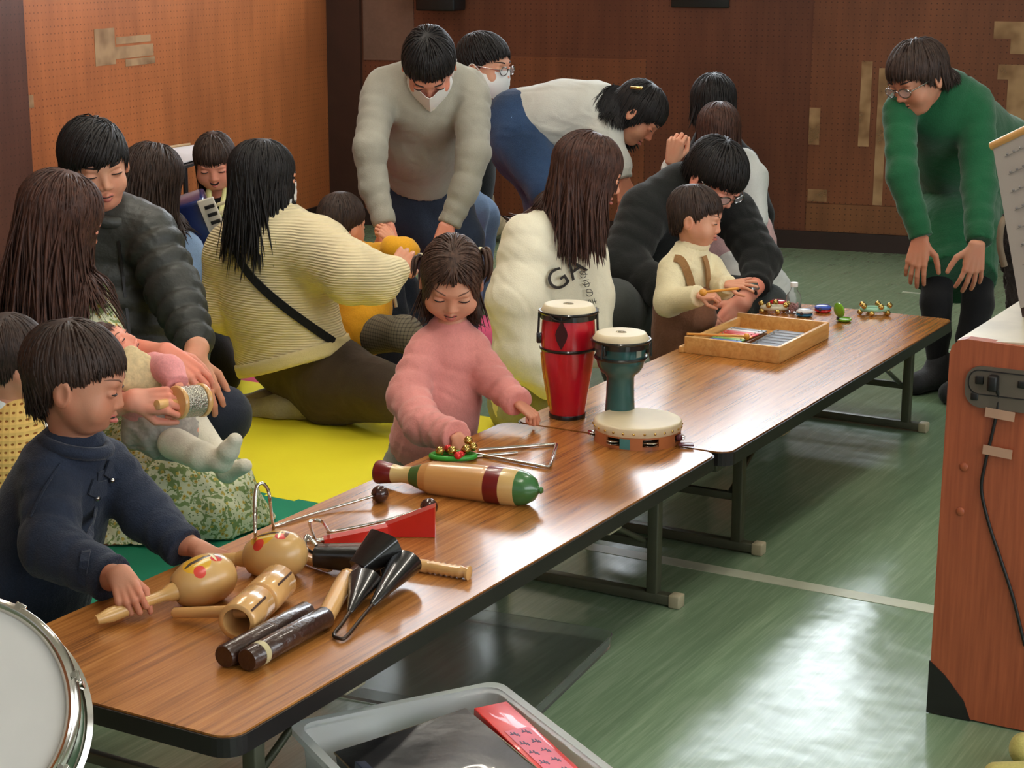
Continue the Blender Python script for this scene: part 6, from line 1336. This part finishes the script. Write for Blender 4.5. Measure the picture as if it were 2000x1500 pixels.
STW = simple('pale yellow strap', (214, 214, 150), .7)
build('strap', tube(smooth_path([W(408, 372, 6.10), W(409, 395, 6.05), W(413, 420, 6.02)]), [.010]*13, 8), STW, o); build('strap', tube(smooth_path([W(440, 370, 6.10), W(436, 395, 6.05), W(430, 420, 6.02)]), [.010]*13, 8), STW, o); build('hand_strap', tube([W(404, 419, 5.92), W(432, 425, 5.92)], .016, 10), STW, o)
# cabasa
p0, p1 = W(343, 787, 4.10), W(397, 781, 4.16); o, L = axis_thing('cabasa', 'round metal bead cabasa shaker with wooden rims', 'shaker', p0, p1)
build('bead_drum', lathe([(0, .010), (.034, .010), (.036, .013)]+[(.0365+(.0012 if i % 2 else 0), .014+(L-.028)*i/20) for i in range(21)]+[(.034, L-.010), (0, L-.010)], 48), simple('steel beads', (190, 186, 170), .25, metal=.9, bump=('noise', 200, .8)), o, world=False)
for z_ in (0, L-.012): build('wooden_rim', lathe([(0, z_), (.038, z_), (.0405, z_+.003), (.0405, z_+.009), (.038, z_+.012), (0, z_+.012)], 40), WOODL, o, world=False)
build('handle', lathe([(0, -.055), (.012, -.054), (.013, -.02), (.010, 0), (0, 0)], 20), WOODL, o, world=False)
# toddler's mallet
o, L = axis_thing('mallet', 'orange mallet held by the toddler in overalls', 'mallet', W(1443, 563, 5.20), W(1373, 571, 5.20))
build('shaft', lathe([(0, 0), (.004, .001), (.004, L), (0, L)], 12), OR, o, world=False); build('mallet_head', sphere((0, 0, L), .0115, 14), OR, o, world=False)
# navy tote
o = thing('tote_bag', 'navy denim bag standing on the mat behind the girl in pink', 'bag', (W(775, 600, 5.9)[0], W(775, 600, 5.9)[1], .01))
P_, Q_ = nets([cap(W(768, 545, 5.9), G(765, 5.9, .10, 0)[:3], .035, .085, fl=(V(.2, 1, 0), 1.6), k=.04), cap(W(790, 560, 6.0), G(805, 6.0, .08, 0)[:3], .05, .08, k=.04)], .007, .0115); P_, Q_ = folds(P_, Q_, .007, 40, 4); build('bag_body', (P_, Q_), DENIMD, o)
build('handle_tube', tube([W(764, 548, 5.78), W(774, 600, 5.76)], .006, 8), simple('pale tube', (190, 176, 150), .4), o); build('leather_tab', tube([W(775, 548, 5.8), W(790, 539, 5.8)], .008, 8), simple('brown tab', (120, 76, 66), .6), o)
# ------------------------------------------------------------------ light
wd = bpy.data.worlds.new('World'); sc.world = wd; wd.use_nodes = True
wd.node_tree.nodes['Background'].inputs[0].default_value = (.92, .95, 1, 1); wd.node_tree.nodes['Background'].inputs[1].default_value = .38
def fixture(x, y, lab):  # unseen strip lights, added for stronger light from overhead
    o = thing('added_ceiling_light', lab, 'light', (x, y, 3.2), group='ceiling strip lights')
    build('housing', boxb((x-.12, y-.62, 3.13), (x+.12, y+.62, 3.199), .01), simple('white housing', (210, 210, 205), .5), o)
    m = NT('lit tube'); m.set(Base_Color=(.9, .9, .9, 1), Emission_Color=(1, .93, .82, 1), Emission_Strength=LIGHT_E)
    for dx in (-.06, .06): build('tube', tube([(x+dx, y-.58, 3.115), (x+dx, y+.58, 3.115)], .015, 10), m.m, o)
LIGHT_E = 46.
fixture(-2.9, 3.4, 'twin tube ceiling light above the near table'); fixture(-3.7, 4.7, 'unseen twin tube ceiling light added to brighten the play mats'); fixture(-1.2, 5.0, 'twin tube ceiling light above the far table'); fixture(-.9, 2.2, 'twin tube ceiling light nearest the piano')
sc.view_settings.view_transform = 'Standard'; sc.view_settings.look = 'None'; sc.view_settings.gamma = 1; sc.view_settings.use_curve_mapping = False
sc.view_settings.exposure = .56
